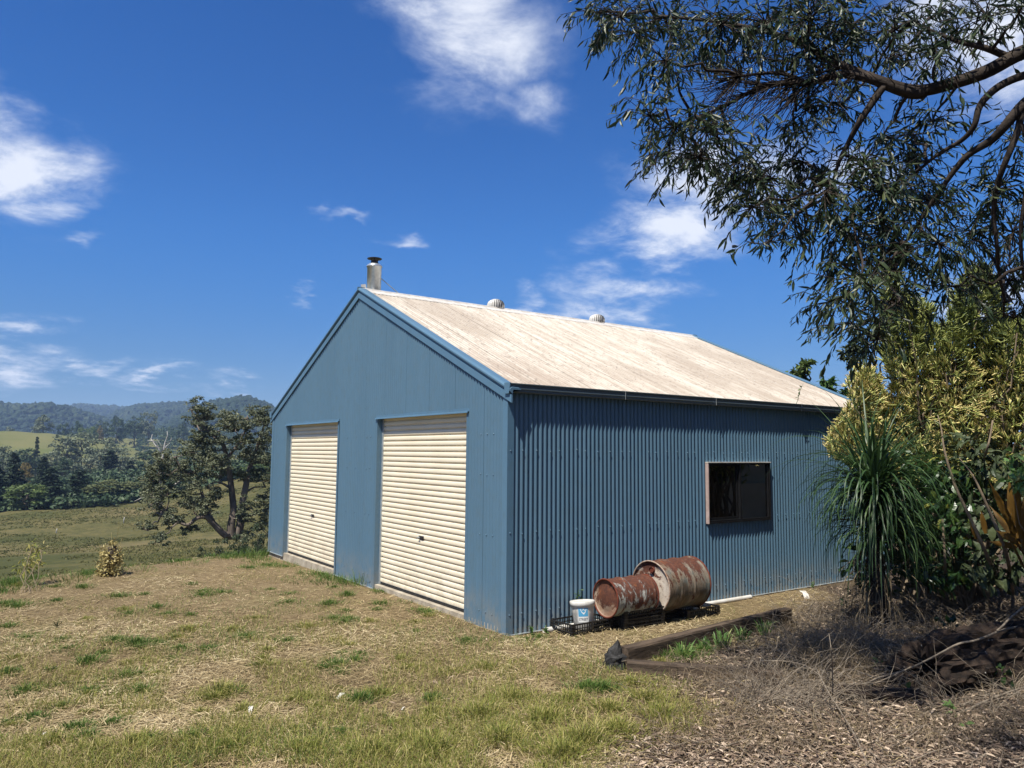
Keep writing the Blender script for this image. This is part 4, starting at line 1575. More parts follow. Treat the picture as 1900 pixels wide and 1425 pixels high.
# sliding sash in the left half
mb = MB()
xa, xb, za, zb = WX0 + .0345, xm - .0145, WZ0 + .0325, WZ1 - .0345
mb.box((xa, -.004, za), (xa + .022, .020, zb))
mb.box((xb - .030, -.004, za), (xb, .020, zb))
mb.box((xa + .022, -.004, za), (xb - .030, .020, za + .03))
mb.box((xa + .022, -.004, zb - .025), (xb - .030, .020, zb))
mb.build('sash', M_['black_alu'], window)
mb = MB()
mb.box((xa + .020, .006, za + .028), (xb - .028, .010, zb - .023))
mb.build('pane', M_['glass'], window)
mb = MB()
mb.box((xm + .0145, -.012, za), (WX1 - .0345, -.008, zb))
mb.build('pane', M_['glass'], window)
mb = MB()
mb.box((WX0 - .004, -.056, WZ1 - .011), (WX1 + .010, .004, WZ1 + .001))
mb.build('window_head', M_['cap'], window)
mb = MB()
mb.box((WX0 - .001, -.050, WZ0 - .004), (WX0 + .0115, .02, WZ1 - .0115))
mb.build('window_reveal', M_['pink'], window)
mb = MB()
mb.box((WX1 - .0115, -.046, WZ0 - .004), (WX1 + .004, .02, WZ1 - .0115))
mb.box((WX0 + .012, -.046, WZ0 - .006), (WX1 - .012, .02, WZ0 + .0095))
mb.build('window_sill', M_['black_alu'], window)

# flue: boot, outer casing, collar, inner pipe, hat and a stay
fx, fy = .30, RIDGE_Y + .19
zr = RIDGE_Z - RSL * .19 + .05
flue = MB()
flue.lathe([(.108, zr - .15), (.108, zr + .46), (.114, zr + .462), (.116, zr + .475), (.116, zr + .485), (.070, zr + .515), (.05, zr + .515)], 40,
           np.array(Matrix.Translation((fx, fy, 0))))
fl = flue.build('flue', M_['zinc'], shed, True)
mb = MB()
mb.lathe([(.117, zr + .458), (.121, zr + .46), (.121, zr + .472), (.117, zr + .474)], 40, np.array(Matrix.Translation((fx, fy, 0))))
mb.build('collar', M_['zinc'], fl, True)
mb = MB()
mb.lathe([(.055, zr + .50), (.055, zr + .555), (.035, zr + .565)], 28, np.array(Matrix.Translation((fx, fy, 0))))
for a in (0, 2.1, 4.2):
    mb.bar((fx + .05 * math.cos(a), fy + .05 * math.sin(a), zr + .54), (fx + .06 * math.cos(a), fy + .06 * math.sin(a), zr + .60), .012, .004)
mb.build('inner_pipe', M_['dark_metal'], fl)
mb = MB()
mb.lathe([(.001, zr + .612), (.05, zr + .606), (.112, zr + .594), (.112, zr + .588), (.05, zr + .592), (.001, zr + .594)], 36, np.array(Matrix.Translation((fx, fy, 0))))
mb.build('hat', M_['dark_metal'], fl)
mb = MB()
mb.bar((fx + .10, fy - .02, zr + .30), (fx + .40, fy - .10, RIDGE_Z + .03), .018, .010)
mb.build('stay', M_['zinc'], fl)
mb = MB()
mb.bar((fx - .13, fy + .02, RIDGE_Z - .02), (fx - .165, fy + .03, RIDGE_Z + .14), .075, .012, (0, 1, .2))
mb.bar((fx - .06, fy - .10, RIDGE_Z - .02), (fx - .05, fy - .105, RIDGE_Z + .07), .018, .008)
mb.bar((fx - .02, fy - .16, RIDGE_Z + .0), (fx - .11, fy - .11, RIDGE_Z + .05), .02, .008)
mb.build('boot_flashing', M_['cap'], fl)

# spinning ventilators on the ridge
NV = 22
vane = MB()
tt = np.linspace(0, PI, 9)
for s in range(2):
    pass
Vv, Qv = [], []
for i, a in enumerate(tt):
    r, z = .055 + .135 * math.sin(a) ** .8, .135 * -math.cos(a)
    for (dr, da) in ((0, 0), (-.012, .20)):
        Vv.append(((r + dr) * math.cos(da), (r + dr) * math.sin(da), z))
for i in range(len(tt) - 1):
    Qv.append((2 * i, 2 * i + 1, 2 * i + 3, 2 * i + 2))
vane.add(Vv, Qv)
vane_me = vane.mesh('vane', M_['vent'], True)
core_me = MB().lathe([(.001, .142), (.075, .142), (.08, .132), (.04, .12), (.035, -.12), (.10, -.135), (.115, -.16), (.115, -.34), (.001, -.34)], 24).mesh('ventilator', M_['vent'], False)
dark_me = MB().lathe([(.02, -.125), (.115, -.09), (.145, 0), (.115, .09), (.02, .125)], 20).mesh('throat', M_['dark_metal'], True)
for vx in (2.50, 4.78):
    o = link('roof_ventilator', core_me, shed, (vx, RIDGE_Y + .10, RIDGE_Z + .065))
    o.scale = (.80, .80, .80)
    link('throat', dark_me, o)
    for k in range(NV):
        c = link('vane', vane_me, o)
        c.rotation_euler = (0, 0, 2 * PI * k / NV)

# ------------------------------------------------------------------ the beige building mirrored in the window
hb = thing('house', 'beige house beside the garden, glimpsed only as a reflection in the left window pane', 'house', (8.6, -4.25, 0))
mb = MB()
mb.box((0, -5.5, -.6), (4.0, -.22, 2.7))
mb.box((.003, -.22, -.6), (4.0, 0, 1.22))
mb.build('wall', M_['board'], hb)
mb = MB()
mb.extrude([(-.4, 2.62), (2.0, 3.7), (4.4, 2.62), (4.4, 2.7), (2.0, 3.8), (-.4, 2.7)], (0, -5.8, 0), (0, -.05, 0), (1, 0, 0), (0, 0, 1))
mb.build('roof', M_['gutter'], hb)
for k in range(16):
    mb = MB()
    mb.box((-.016, -5.48, .1 + k * .16), (-.001, -.24, .245 + k * .16))
    mb.build('weatherboard', M_['board'], hb)
mb = MB()
mb.box((-.03, -3.4, .9), (-.017, -2.2, 2.0))
mb.build('window', M_['black_alu'], hb)


# ------------------------------------------------------------------ things along the wall
def gz_(x, y):
    return float(hgt(x, y))


def drum(name, label, r, L, loc, yaw, roll, mats, ribs, bung):
    """a steel drum lying on its side, its axis along local x"""
    e = thing(name, label, 'drum', loc, yaw, 'rusty steel drums')
    rot = np.array(Matrix.Rotation(PI / 2, 4, 'Y'))
    prof = [(r * .985, 0.012)]
    n = 60
    for i in range(n + 1):
        t = i / n * L
        rr = r * .975
        for b in ribs:
            rr += .011 * math.exp(-((t - b * L) / .011) ** 2)
        rr += .0022 * math.sin(t * 260) * math.exp(-((t - L * .12) / (.07)) ** 2)
        prof.append((rr, .012 + t * (L - .024) / L))
    prof.append((r * .985, L - .012))
    mb = MB()
    mb.lathe(prof, 56, rot)
    # a few dents
    V = mb.v[0]
    for _ in range(7):
        c = V[RNG.integers(len(V))]
        d = np.linalg.norm(V - c, axis=1)
        k = np.exp(-(d / RNG.uniform(.05, .10)) ** 2) * RNG.uniform(.004, .012)
        V -= np.stack([np.zeros(len(V)), V[:, 1] / r, V[:, 2] / r], 1) * k[:, None]
    body = mb.build('body', mats[0], e, True)
    body.rotation_euler = (roll, 0, 0)
    for x, m in ((0, mats[2]), (L, mats[3])):
        mb = MB()
        s = 1 if x == 0 else -1
        mb.lathe([(.0005, x + s * .020), (r * .55, x + s * .019), (r * .60, x + s * .024), (r * .90, x + s * .025), (r * .955, x + s * .016), (r * .97, x + s * .004)], 56, rot)
        o = mb.build('end', m, e, True)
        o.rotation_euler = (roll, 0, 0)
        ang = np.linspace(0, 2 * PI, 57)
        mb = MB()
        mb.tube(np.stack([np.full(57, x + s * .006), r * .985 * np.cos(ang), r * .985 * np.sin(ang)], 1), .0085, 8, False)
        mb.build('rim', mats[4] if x == 0 else M_['rim'], e, True)
    if bung:
        mb = MB()
        y, z = bung
        mb.tube([(.024, y, z), (-.004, y, z)], .034, 18, False)
        mb.tube([(.020, y, z), (.004, y, z)], .024, 18)
        mb.build('bung', M_['rim'], e)
    return e


drum('drum', 'smaller drum, dark red rust over pale blue paint, lying on crates nearest the bucket', .203, .60, (1.045, -.345, .318), rad(-1.5), rad(10),
     (M_['drum_a'], None, M_['drum_end_a'], M_['drum_end_a'], M_['rim']), (.34, .67, .94), None)
drum('drum', 'larger drum with a flaking white end, weathered grey and rust, lying behind the small one', .288, .70, (1.735, -.335, .372), rad(1.0), rad(-20),
     (M_['drum_b'], None, M_['drum_end_b'], M_['drum_end_b'], M_['rim_pale']), (.30, .62, .97), (-.02, .185))


def crate_mesh():
    """parts of one shallow lattice crate 0.58 x 0.38 x 0.115"""
    a, b, h = .29, .17, .115
    P = {}
    rim = MB()
    for z, w in ((h - .008, .016), (h - .045, .008), (h - .080, .008)):
        rim.box((-a, -b, z), (a, -b + .010, z + w))
        rim.box((-a, b - .010, z), (a, b, z + w))
        rim.box((-a, -b + .010, z), (-a + .010, b - .010, z + w))
        rim.box((a - .010, -b + .010, z), (a, b - .010, z + w))
    P['rim'] = rim
    base = MB()
    for k in range(9):
        y = -b + .01 + k * (2 * b - .028) / 8
        base.box((-a + .002, y, .002), (a - .002, y + .010, .010))
    for k in range(13):
        x = -a + .01 + k * (2 * a - .028) / 12
        base.box((x, -b + .002, .0105), (x + .010, b - .002, .016))
    P['base'] = base
    bars = MB()
    for k in range(15):
        x = -a + .05 + k * (2 * a - .108) / 14
        for y in (-b + .0105, b - .0165):
            bars.box((x, y, .004), (x + .008, y + .006, h - .004))
    for k in range(8):
        y = -b + .05 + k * (2 * b - .108) / 7
        for x in (-a + .0105, a - .0165):
            bars.box((x, y, .004), (x + .006, y + .008, h - .004))
    P['lattice'] = bars
    cor = MB()
    cor.box((0, 0, 0), (.045, .006, h + .012))
    cor.box((0, .0062, 0), (.006, .045, h + .012))
    for k in range(4):
        cor.box((-.006, -.006, .012 + k * .027), (.052, .0, .019 + k * .027))
        cor.box((-.006, .0002, .012 + k * .027), (-.0002, .052, .019 + k * .027))
    return {k: v.mesh(k, M_['crate']) for k, v in P.items()}, cor.mesh('corner_post', M_['crate'])


CR, CP = crate_mesh()


def crate(x, y, z, rz, label):
    e = thing('crate', label, 'crate', (x, y, z), rz, 'black plastic crates along the wall')
    for nm, me in CR.items():
        link(nm, me, e)
    for sx, sy, r in ((-1, -1, 0), (1, -1, PI / 2), (1, 1, PI), (-1, 1, -PI / 2)):
        o = link('corner_post', CP, e, (sx * .292, sy * .172, 0))
        o.rotation_euler = (0, 0, r)
    return e


crate(.83, -.215, -.012, rad(2), 'black crate holding the white bucket, nearest the shed corner')
crate(1.475, -.335, -.018, rad(-3), 'black crate at the bottom of the stack under the small drum')
crate(1.478, -.338, .062, rad(-2), 'black crate on top of the stack under the small drum')
crate(2.42, -.335, -.035, rad(2), 'black crate under the far end of the large drum')
crate(1.90, -.22, -.035, rad(0), 'black crate in the shade between the two drum stacks')


def bucket():
    e = thing('bucket', 'white paint bucket with a lid and a blue label, standing in a crate', 'bucket', (.835, -.245, .012), 0)
    e.rotation_euler = (rad(-4), rad(-5), rad(-53))
    h, r0, r1 = .275, .100, .122
    mb = MB()
    mb.lathe([(.001, .0), (r0 - .004, .0), (r0, .004), (r1, h)], 44)
    mb.build('body', M_['white'], e, True)
    mb = MB()
    mb.lathe([(r1 - .006, h - .045), (r1 + .010, h - .043), (r1 + .012, h + .006), (r1 + .006, h + .012), (r1 - .012, h + .010), (r1 - .018, h + .002), (.001, h + .002)], 44)
    mb.build('lid', M_['white'], e, True)
    mb = MB()
    a = np.linspace(-PI * .5, PI * .5, 14)
    mb.tube(np.stack([(r1 + .008) * np.cos(a) * 1.0, (r1 + .008) * np.sin(a), h - .075 - .075 * np.cos(a)], 1), .0025, 6)
    hd = mb.build('handle', M_['zinc'], e, True)
    hd.rotation_euler = (0, 0, PI * .75)

    def wrap(w0, w1, z0, z1, lift, mat, name, parent):
        m = MB()
        n = 10
        for i in range(n):
            q = []
            for w, z in ((w0 + (w1 - w0) * i / n, z0), (w0 + (w1 - w0) * (i + 1) / n, z0), (w0 + (w1 - w0) * (i + 1) / n, z1), (w0 + (w1 - w0) * i / n, z1)):
                rr = r0 + (r1 - r0) * z / h + lift
                an = w / rr - PI / 2 + .25
                q.append((rr * math.cos(an), rr * math.sin(an), z))
            m.add(q, [(0, 1, 2, 3)])
        return m.build(name, mat, parent, True)

    def flat(name, c):
        x = NT(name)
        return x.done(c, .5, .3)
    mblue, mwhite, mblack = flat('label_blue', (.10, .38, .62)), flat('label_white', (.80, .80, .76)), flat('label_black', (.02, .02, .025))
    lb = wrap(-.056, .056, .075, .225, .0015, mwhite, 'label', e)
    wrap(-.052, .052, .135, .220, .0024, mblue, 'label_panel', lb)

    def wpoly(pts, lift, mat, name):
        m = MB()
        V = []
        for w, z in pts:
            rr = r0 + (r1 - r0) * z / h + lift
            an = w / rr - PI / 2 + .25
            V.append((rr * math.cos(an), rr * math.sin(an), z))
        c = len(V)
        V.append(tuple(np.mean(V, 0)))
        m.add(V, None, [(i, (i + 1) % c, c) for i in range(c)])
        m.build(name, mat, lb)
    # pale spread-winged mark on the blue panel
    wpoly([(-.034, .214), (-.012, .196), (.004, .216), (.020, .194), (.040, .214), (.024, .176), (.006, .154), (-.016, .176)], .0034, mwhite, 'printed_mark')
    # lettering wrapped on the label
    cu = bpy.data.curves.new('lettering', 'FONT')
    cu.body = 'STREET'
    cu.size = .034
    cu.align_x = 'CENTER'
    to = bpy.data.objects.new('tmp', cu)
    COL.objects.link(to)
    bpy.context.view_layer.update()
    me = bpy.data.meshes.new_from_object(to.evaluated_get(bpy.context.evaluated_depsgraph_get()))
    bpy.data.objects.remove(to)
    for v in me.vertices:
        w, z = v.co.x * .86, v.co.y + .095
        rr = r0 + (r1 - r0) * z / h + .0034
        an = w / rr - PI / 2 + .25
        v.co = (rr * math.cos(an), rr * math.sin(an), z)
    me.materials.clear()
    me.materials.append(mblack)
    link('lettering', me, lb)
    # drips of old paint
    for w, z0, z1 in ((-.085, .05, .20), (-.10, .10, .17), (.075, .06, .16)):
        wrap(w, w + .006, z0, z1, .0008, flat('old_paint', (.22, .23, .22)), 'paint_drip', e)


bucket()

mb = MB()
mb.tube([(.43, -.075, .008), (.60, -.073, .009), (2.0, -.070, .004), (3.84, -.075, .006)], .028, 16, False)
mb.tube([(.432, -.075, .008), (.60, -.073, .009)], .0245, 16, False)
pp = mb.build('pvc_pipe', M_['pvc'], None, True)
tag(pp, 'long white plastic pipe lying on the ground against the shed wall', 'pipe')

# loose stones wedged under the drums
for i, (x, y, z, s, lab) in enumerate([(1.66, -.46, .175, .045, 'grey stone wedged on the crate under the small drum'), (2.52, -.46, .085, .05, 'grey stone wedged on the crate under the large drum'),
                                       (2.33, -.47, .083, .03, 'smaller stone beside the wedge under the large drum')]):
    mb = MB()
    V = ICO_V * (1 + RNG.normal(0, .12, (len(ICO_V), 1))) * (s * 1.3, s, s * .5)
    mb.add(V, None, ICO_T)
    o = mb.build('stone', M_['concrete'], None)
    o.location = (x, y, z + s * .42)
    tag(o, lab, 'stone', 'stones wedging the drums')

# weeds by the bucket and the wall
def weed(x, y, z, h, n, label, mat='weed', lsz=.035):
    e = thing('weed', label, 'weed', (x, y, z), 0, 'small weeds along the wall')
    st, lf = MB(), MB()
    P, D = [], []
    for k in range(max(1, n // 9)):
        tip = np.array([RNG.normal(0, h * .18), RNG.normal(0, h * .12), h * RNG.uniform(.7, 1)])
        st.tube(limb((0, 0, -.01), tip, 5, .05), np.linspace(.004, .0015, 5), 5)
        for q in range(9):
            t = RNG.uniform(.25, 1)
            P.append(tip * t)
            D.append(RNG.normal(0, 1, 3) * (1, 1, .6) + (0, 0, .35))
    lf.leaves(np.array(P), np.array(D), np.tile((0, 0, 1.0), (len(P), 1)) + RNG.normal(0, .3, (len(P), 3)), lsz * RNG.uniform(.6, 1.3, len(P)), lsz * .5)
    st.build('stem', L_['weed'], e)
    lf.build('leaves', L_[mat], e)
    return e


weed(.98, -.03, .02, .36, 27, 'thin green weed growing up behind the bucket lid')
weed(.28, -.07, -.02, .10, 27, 'small green weed at the foot of the wall, near the shed corner')
weed(.42, -.13, -.02, .09, 27, 'low weed at the open end of the white pipe')
weed(5.2, -.10, -.02, .10, 27, 'low weed at the wall base beyond the window')
gw = weed(4.93, -.07, 2.565, .42, 9, 'grassy weed growing out of the gutter', 'weed', .05)


# ------------------------------------------------------------------ garden edging
def sleeper(p0, p1, w, h, label, sink=.03, seed=0):
    p0, p1 = np.array(p0, float), np.array(p1, float)
    L = np.linalg.norm(p1 - p0)
    n = max(8, int(L / .05))
    ring = [(-.5, -.5), (-.5, 0), (-.5, .42), (-.40, .5), (0, .5), (.40, .5), (.5, .42), (.5, 0), (.5, -.5), (0, -.5)]
    V, Q = [], []
    for i in range(n + 1):
        x = i / n * L
        for k, (a, b) in enumerate(ring):
            j = .035 * (vnoise(x * 7 + seed, k * 1.7 + seed, 5) - .5) + .03 * (vnoise(x * 2 + seed, k * .9, 8) - .5)
            V.append((x, a * w * (1 + j * 3), h * (b * (1 + j * 2.4) + .5) - sink))
    m = len(ring)
    for i in range(n):
        for k in range(m):
            Q.append((i * m + k, i * m + (k + 1) % m, (i + 1) * m + (k + 1) % m, (i + 1) * m + k))
    c = len(V)
    V += [(RNG.uniform(-.005, .012), 0, h / 2 - sink), (L, 0, h / 2 - sink)]
    T = [(c, (k + 1) % m, k) for k in range(m)] + [(c + 1, n * m + k, n * m + (k + 1) % m) for k in range(m)]
    mb = MB()
    mb.add(V, Q, T)
    o = mb.build('timber_sleeper', M_['sleeper'])
    d = p1 - p0
    o.location = p0
    o.rotation_euler = (0, -math.atan2(d[2], math.hypot(d[0], d[1])), math.atan2(d[1], d[0]))
    return tag(o, label, 'sleeper', 'timber garden edging')


def gp(x, y, dz=0.0):
    return (x, y, gz_(x, y) + dz)


sleeper(gp(.16, -1.56), gp(2.9, -1.28), .10, .20, 'long weathered timber sleeper running back along the garden bed', .04, 1)
sleeper(gp(-.035, -1.80), gp(.24, -2.09), .10, .13, 'short split timber sleeper at the front corner of the bed', .03, 2)
sleeper(gp(.235, -2.065), gp(.78, -2.70), .11, .145, 'mossy timber sleeper disappearing under the dry grass', .045, 3)

# the dark slate-like block standing at the corner
def slate():
    rows = [(.00, .115, .09, 0, 0), (.05, .120, .10, .0, .0), (.10, .105, .095, .005, .0), (.135, .11, .10, .01, .005), (.16, .082, .07, .0, .0), (.20, .070, .055, .01, 0), (.225, .040, .035, .025, 0), (.262, .022, .018, .035, 0)]
    V, Q = [], []
    n = 9
    for (z, a, b, ox, oy) in rows:
        for k in range(n):
            t = 2 * PI * k / n
            j = RNG.uniform(.78, 1.12)
            V.append((ox + a * math.cos(t) * j, oy + b * math.sin(t) * j, z + RNG.normal(0, .006)))
    for i in range(len(rows) - 1):
        for k in range(n):
            Q.append((i * n + k, i * n + (k + 1) % n, (i + 1) * n + (k + 1) % n, (i + 1) * n + k))
    c = len(V)
    V.append((.035, 0, .272))
    T = [((len(rows) - 1) * n + k, (len(rows) - 1) * n + (k + 1) % n, c) for k in range(n)]
    mb = MB()
    mb.add(V, Q, T)
    o = mb.build('jagged_stone', M_['rock'])
    o.location = gp(-.01, -1.62, -.02)
    o.scale = (.82, .82, .92)
    o.rotation_euler = (0, 0, rad(-35))
    tag(o, 'jagged dark grey stone standing upright at the corner of the sleepers', 'stone')


slate()


def old_log():
    """rotten log with a broken hollow end"""
    p0, p1 = np.array([1.38, -3.44, .24]), np.array([3.1, -3.85, .30])
    d = (p1 - p0) / np.linalg.norm(p1 - p0)
    s = np.cross(d, (0, 0, 1))
    s /= np.linalg.norm(s)
    u = np.cross(s, d)
    n, m = 72, 64
    L = np.linalg.norm(p1 - p0)
    V, Q = [], []
    for i in range(n):
        t = i / (n - 1)
        for k in range(m):
            a = 2 * PI * k / m
            r = .225 + .03 * math.sin(t * 5) + .13 * (float(fbm(math.cos(a) * 2.2 + 7, t * 4 + math.sin(a) * 2.2, 41)) - .5) + .09 * (float(vnoise(a * 5.5, t * 9, 44)) - .5) + .05 * (float(vnoise(a * 12, t * 5, 49)) - .5)
            r += .022 * abs(math.sin(a * 8 + 4 * float(vnoise(t * 6, a, 52)))) + .02 * (float(vnoise(a * 24, t * 40, 53)) - .5)
            r *= 1 + .10 * math.cos(a * 2)
            # ragged end, longer below
            off = -.10 * (float(vnoise(math.cos(a) * 3 + 9, math.sin(a) * 3, 47))) * max(0, 1 - t * 8) + .16 * max(0, math.sin(a)) * max(0, 1 - t * 7)
            V.append(p0 + d * (t * L + off) + s * r * math.cos(a) * .95 + u * r * math.sin(a) * .86)
    for i in range(n - 1):
        for k in range(m):
            Q.append((i * m + k, i * m + (k + 1) % m, (i + 1) * m + (k + 1) % m, (i + 1) * m + k))
    # sunken end faces
    ring = V[:m]
    c0 = np.mean(ring, 0)
    base = len(V)
    for f, dep in ((.72, .02), (.42, .09), (.15, .14)):
        for k in range(m):
            V.append(c0 + (np.array(ring[k]) - c0) * f * RNG.uniform(.93, 1.06) + d * dep * RNG.uniform(.6, 1.4))
    prev = 0
    for q in range(3):
        b = base + q * m
        for k in range(m):
            Q.append((prev + (k + 1) % m, prev + k, b + k, b + (k + 1) % m))
        prev = b
    V.append(c0 + d * .15)
    T = [(prev + (k + 1) % m, prev + k, len(V) - 1) for k in range(m)]
    mb = MB()
    mb.add(V, Q, T)
    o = mb.build('log', M_['log'], None, False)
    tag(o, 'thick dark rotten log lying under the shrubs at the right', 'log')
    mb = MB()
    # split slab leaning off its end
    o2 = MB()
    pl = [(-.36, -.05), (-.30, .07), (.25, .09), (.34, .02), (.28, -.07), (-.2, -.09)]
    o2.extrude(pl, (0, 0, 0), (0, 0, .05), (1, 0, 0), (0, 1, 0))
    b = o2.build('bark_slab', M_['log'])
    b.location = gp(1.02, -3.38, .01)
    b.rotation_euler = (rad(6), rad(3), rad(-38))
    tag(b, 'flat dark slab of bark on the mulch in front of the log', 'bark')


old_log()


# ------------------------------------------------------------------ the tree overhead
def smooth_path(P, mult=4):
    P = np.array(P, float)
    t = np.linspace(0, 1, len(P))
    tt = np.linspace(0, 1, (len(P) - 1) * mult + 1)
    Q = np.stack([np.interp(tt, t, P[:, q]) for q in range(3)], 1)
    for _ in range(3):
        Q[1:-1] = (Q[:-2] + 2 * Q[1:-1] + Q[2:]) / 4
    return Q


def overhead_tree():
    e = thing('overhanging_tree', 'dark leafy tree hanging over the yard from the right with long drooping leaves', 'tree', (0, 0, 0))
    base = np.array([2.15, -5.75, gz_(2.15, -5.75) - .1])
    tr, cr = MB(), MB()
    fork = base + (-.15, .25, 2.9)
    trunk = smooth_path([base, base + (.02, .02, 1), base + (-.05, .1, 2), fork])
    tr.tube(trunk, np.linspace(.24, .17, len(trunk)), 14)
    K = 4.9
    limbs = [
        ([fork, at(2150, 110, 5.0), at(2010, 70, K), at(1900, 92, K), at(1840, 130, K), at(1790, 148, K), at(1715, 170, K), at(1680, 166, K), at(1620, 146, K), at(1570, 125, 5.0), at(1530, 108, 5.1), at(1500, 85, 5.2), at(1440, 62, 5.4), at(1340, 40, 5.6), at(1230, 30, 5.8)], .058, .011),
        ([at(1715, 171, K), at(1690, 174, K), at(1650, 160, K), at(1615, 145, K), at(1560, 135, 5.0), at(1500, 156, 5.1), at(1440, 153, 5.2), at(1400, 165, 5.3), at(1340, 200, 5.4), at(1260, 230, 5.5)], .042, .008),
        ([at(1640, 158, K), at(1615, 195, 4.9), at(1595, 225, 4.9), at(1575, 262, 5.0), at(1552, 310, 5.0), at(1545, 345, 5.1)], .028, .008),
        ([at(1500, 156, 5.1), at(1450, 132, 5.2), at(1375, 141, 5.2)], .018, .009),
        ([at(1870, 105, K), at(1830, 88, K), at(1780, 78, 5.0), at(1740, 62, 5.1), at(1690, 40, 5.2)], .025, .008),
        ([fork, at(2080, 190, 4.9), at(1960, 130, 4.8), at(1900, 138, 4.8), at(1850, 160, 4.8), at(1815, 195, 4.8), at(1810, 235, 4.8), at(1785, 262, 4.9), at(1740, 285, 5.0), at(1700, 320, 5.1)], .036, .009),
        ([fork, at(2080, 230, 4.8), at(1960, 150, 4.7), at(1900, 190, 4.7), at(1868, 230, 4.7), at(1840, 262, 4.8), at(1795, 285, 4.9), at(1760, 330, 5.0), at(1720, 390, 5.1), at(1680, 450, 5.2)], .046, .009),
        ([at(1895, 195, 4.7), at(1893, 235, 4.7), at(1870, 290, 4.7), at(1850, 340, 4.8), at(1842, 400, 4.9), at(1850, 450, 4.9), at(1852, 500, 5.0), at(1865, 560, 5.1)], .024, .008),
        ([at(1900, 230, 4.6), at(1920, 300, 4.6), at(1890, 420, 4.7), at(1900, 520, 4.8)], .022, .008),
        ([fork, base + (-.9, -.2, 3.9), base + (-2.2, -.3, 4.6), base + (-3.6, -.3, 5.2)], .09, .02),
        ([fork, base + (-.8, -.9, 3.9), base + (-2.0, -1.5, 4.7), base + (-3.4, -1.9, 5.2)], .08, .02),
        ([fork, base + (.2, .3, 4.0), base + (.3, .8, 5.4), base + (.0, 1.0, 6.6)], .10, .02),
        ([fork, base + (.9, .2, 3.9), base + (2.2, .6, 4.8), base + (3.4, .9, 5.2)], .08, .02),
    ]
    allp = []
    for pts, r0, r1 in limbs:
        Q = smooth_path(pts)
        tr.tube(Q, np.linspace(r0, r1, len(Q)), 10 if r0 > .03 else 7)
        allp.append(Q)
    allp = np.concatenate(allp)
    B = [(1110, 22, 55, 30), (1180, 60, 55, 55), (1150, 30, 50, 40), (1250, 50, 60, 55), (1235, 112, 38, 36), (1340, 45, 65, 55), (1310, 108, 45, 32), (1255, 135, 30, 20), (1420, 40, 70, 55), (1415, 105, 55, 30), (1500, 35, 70, 50),
         (1500, 92, 55, 36), (1580, 45, 60, 45), (1560, 95, 50, 28), (1660, 55, 60, 45), (1650, 108, 45, 26), (1740, 25, 50, 35), (1735, 105, 55, 35), (1830, 30, 55, 32), (1800, 85, 45, 26), (1890, 22, 36, 26),
         (1205, 215, 34, 34), (1250, 235, 48, 42), (1310, 240, 48, 46), (1240, 285, 50, 24), (1300, 290, 55, 38), (1215, 305, 22, 14),
         (1365, 330, 52, 46), (1430, 330, 52, 46), (1395, 385, 46, 36), (1450, 395, 52, 42), (1490, 300, 56, 46), (1495, 205, 48, 36), (1560, 195, 46, 36), (1485, 440, 46, 26), (1420, 452, 36, 16), (1370, 300, 40, 30),
         (1600, 300, 66, 46), (1640, 360, 76, 56), (1560, 420, 56, 46), (1640, 430, 76, 46), (1720, 370, 66, 56), (1560, 490, 38, 36), (1600, 520, 56, 46), (1680, 480, 56, 46), (1540, 560, 36, 30), (1580, 600, 40, 30),
         (1650, 560, 56, 42), (1630, 630, 34, 24), (1740, 450, 56, 46), (1760, 530, 46, 26), (1800, 430, 46, 56), (1850, 350, 52, 52), (1880, 430, 46, 56), (1870, 520, 46, 46), (1880, 590, 36, 36), (1730, 225, 36, 26),
         (1690, 250, 46, 26), (1880, 260, 34, 34), (1640, 250, 40, 26), (1700, 300, 50, 36), (1480, 250, 40, 30), (1530, 360, 46, 40)]
    P, D, N, LL = [], [], [], []
    T0, T1, TR = [], [], []

    def blob(c, rad3, axes, nleaf, leaf):
        j = np.argmin(np.linalg.norm(allp - c, axis=1))
        Q = limb(allp[j], c, 6, .05)
        tr.tube(Q, np.linspace(.013, .006, 6), 5, False)
        ext = axes[0] * rad3[0], axes[1] * rad3[1], axes[2] * rad3[2]
        for q in range(max(3, int(nleaf / 11))):
            dv = RNG.normal(0, 1, 3)
            dv /= np.linalg.norm(dv)
            st = c + (ext[0] * dv[0] + ext[1] * dv[1] + ext[2] * dv[2]) * RNG.uniform(.0, .7)
            dirn = dv[0] * axes[0] + dv[1] * axes[1] + dv[2] * axes[2] + RNG.normal(0, .35, 3)
            dirn /= np.linalg.norm(dirn)
            Lt = RNG.uniform(.16, .36)
            m1 = st + dirn * Lt * .5 + (0, 0, .012)
            d2 = dirn + np.array([0, 0, -RNG.uniform(.25, 1.0)])
            tip = m1 + d2 / np.linalg.norm(d2) * Lt * .5
            T0.extend([c, st, m1])
            T1.extend([st, m1, tip])
            TR.extend([.0042, .0030, .0020])
            lat = np.cross(dirn, (0, 0, 1.0))
            lat /= np.linalg.norm(lat) + 1e-9
            sg = 1
            for s in range(11):
                if RNG.random() < .12:
                    continue
                t = (s + RNG.uniform(.1, .9)) / 11
                b = st + (m1 - st) * (t * 2) if t < .5 else m1 + (tip - m1) * (t * 2 - 1)
                sg = -sg
                dd = dirn * RNG.uniform(.2, .8) + lat * sg * RNG.uniform(.2, .8) + RNG.normal(0, .22, 3) + np.array([0, 0, -RNG.uniform(.3, 1.1)])
                P.append(b)
                D.append(dd)
                N.append(RNG.normal(0, 1, 3) + (0, 0, .3))
                LL.append(leaf * RNG.uniform(.55, 1.3))
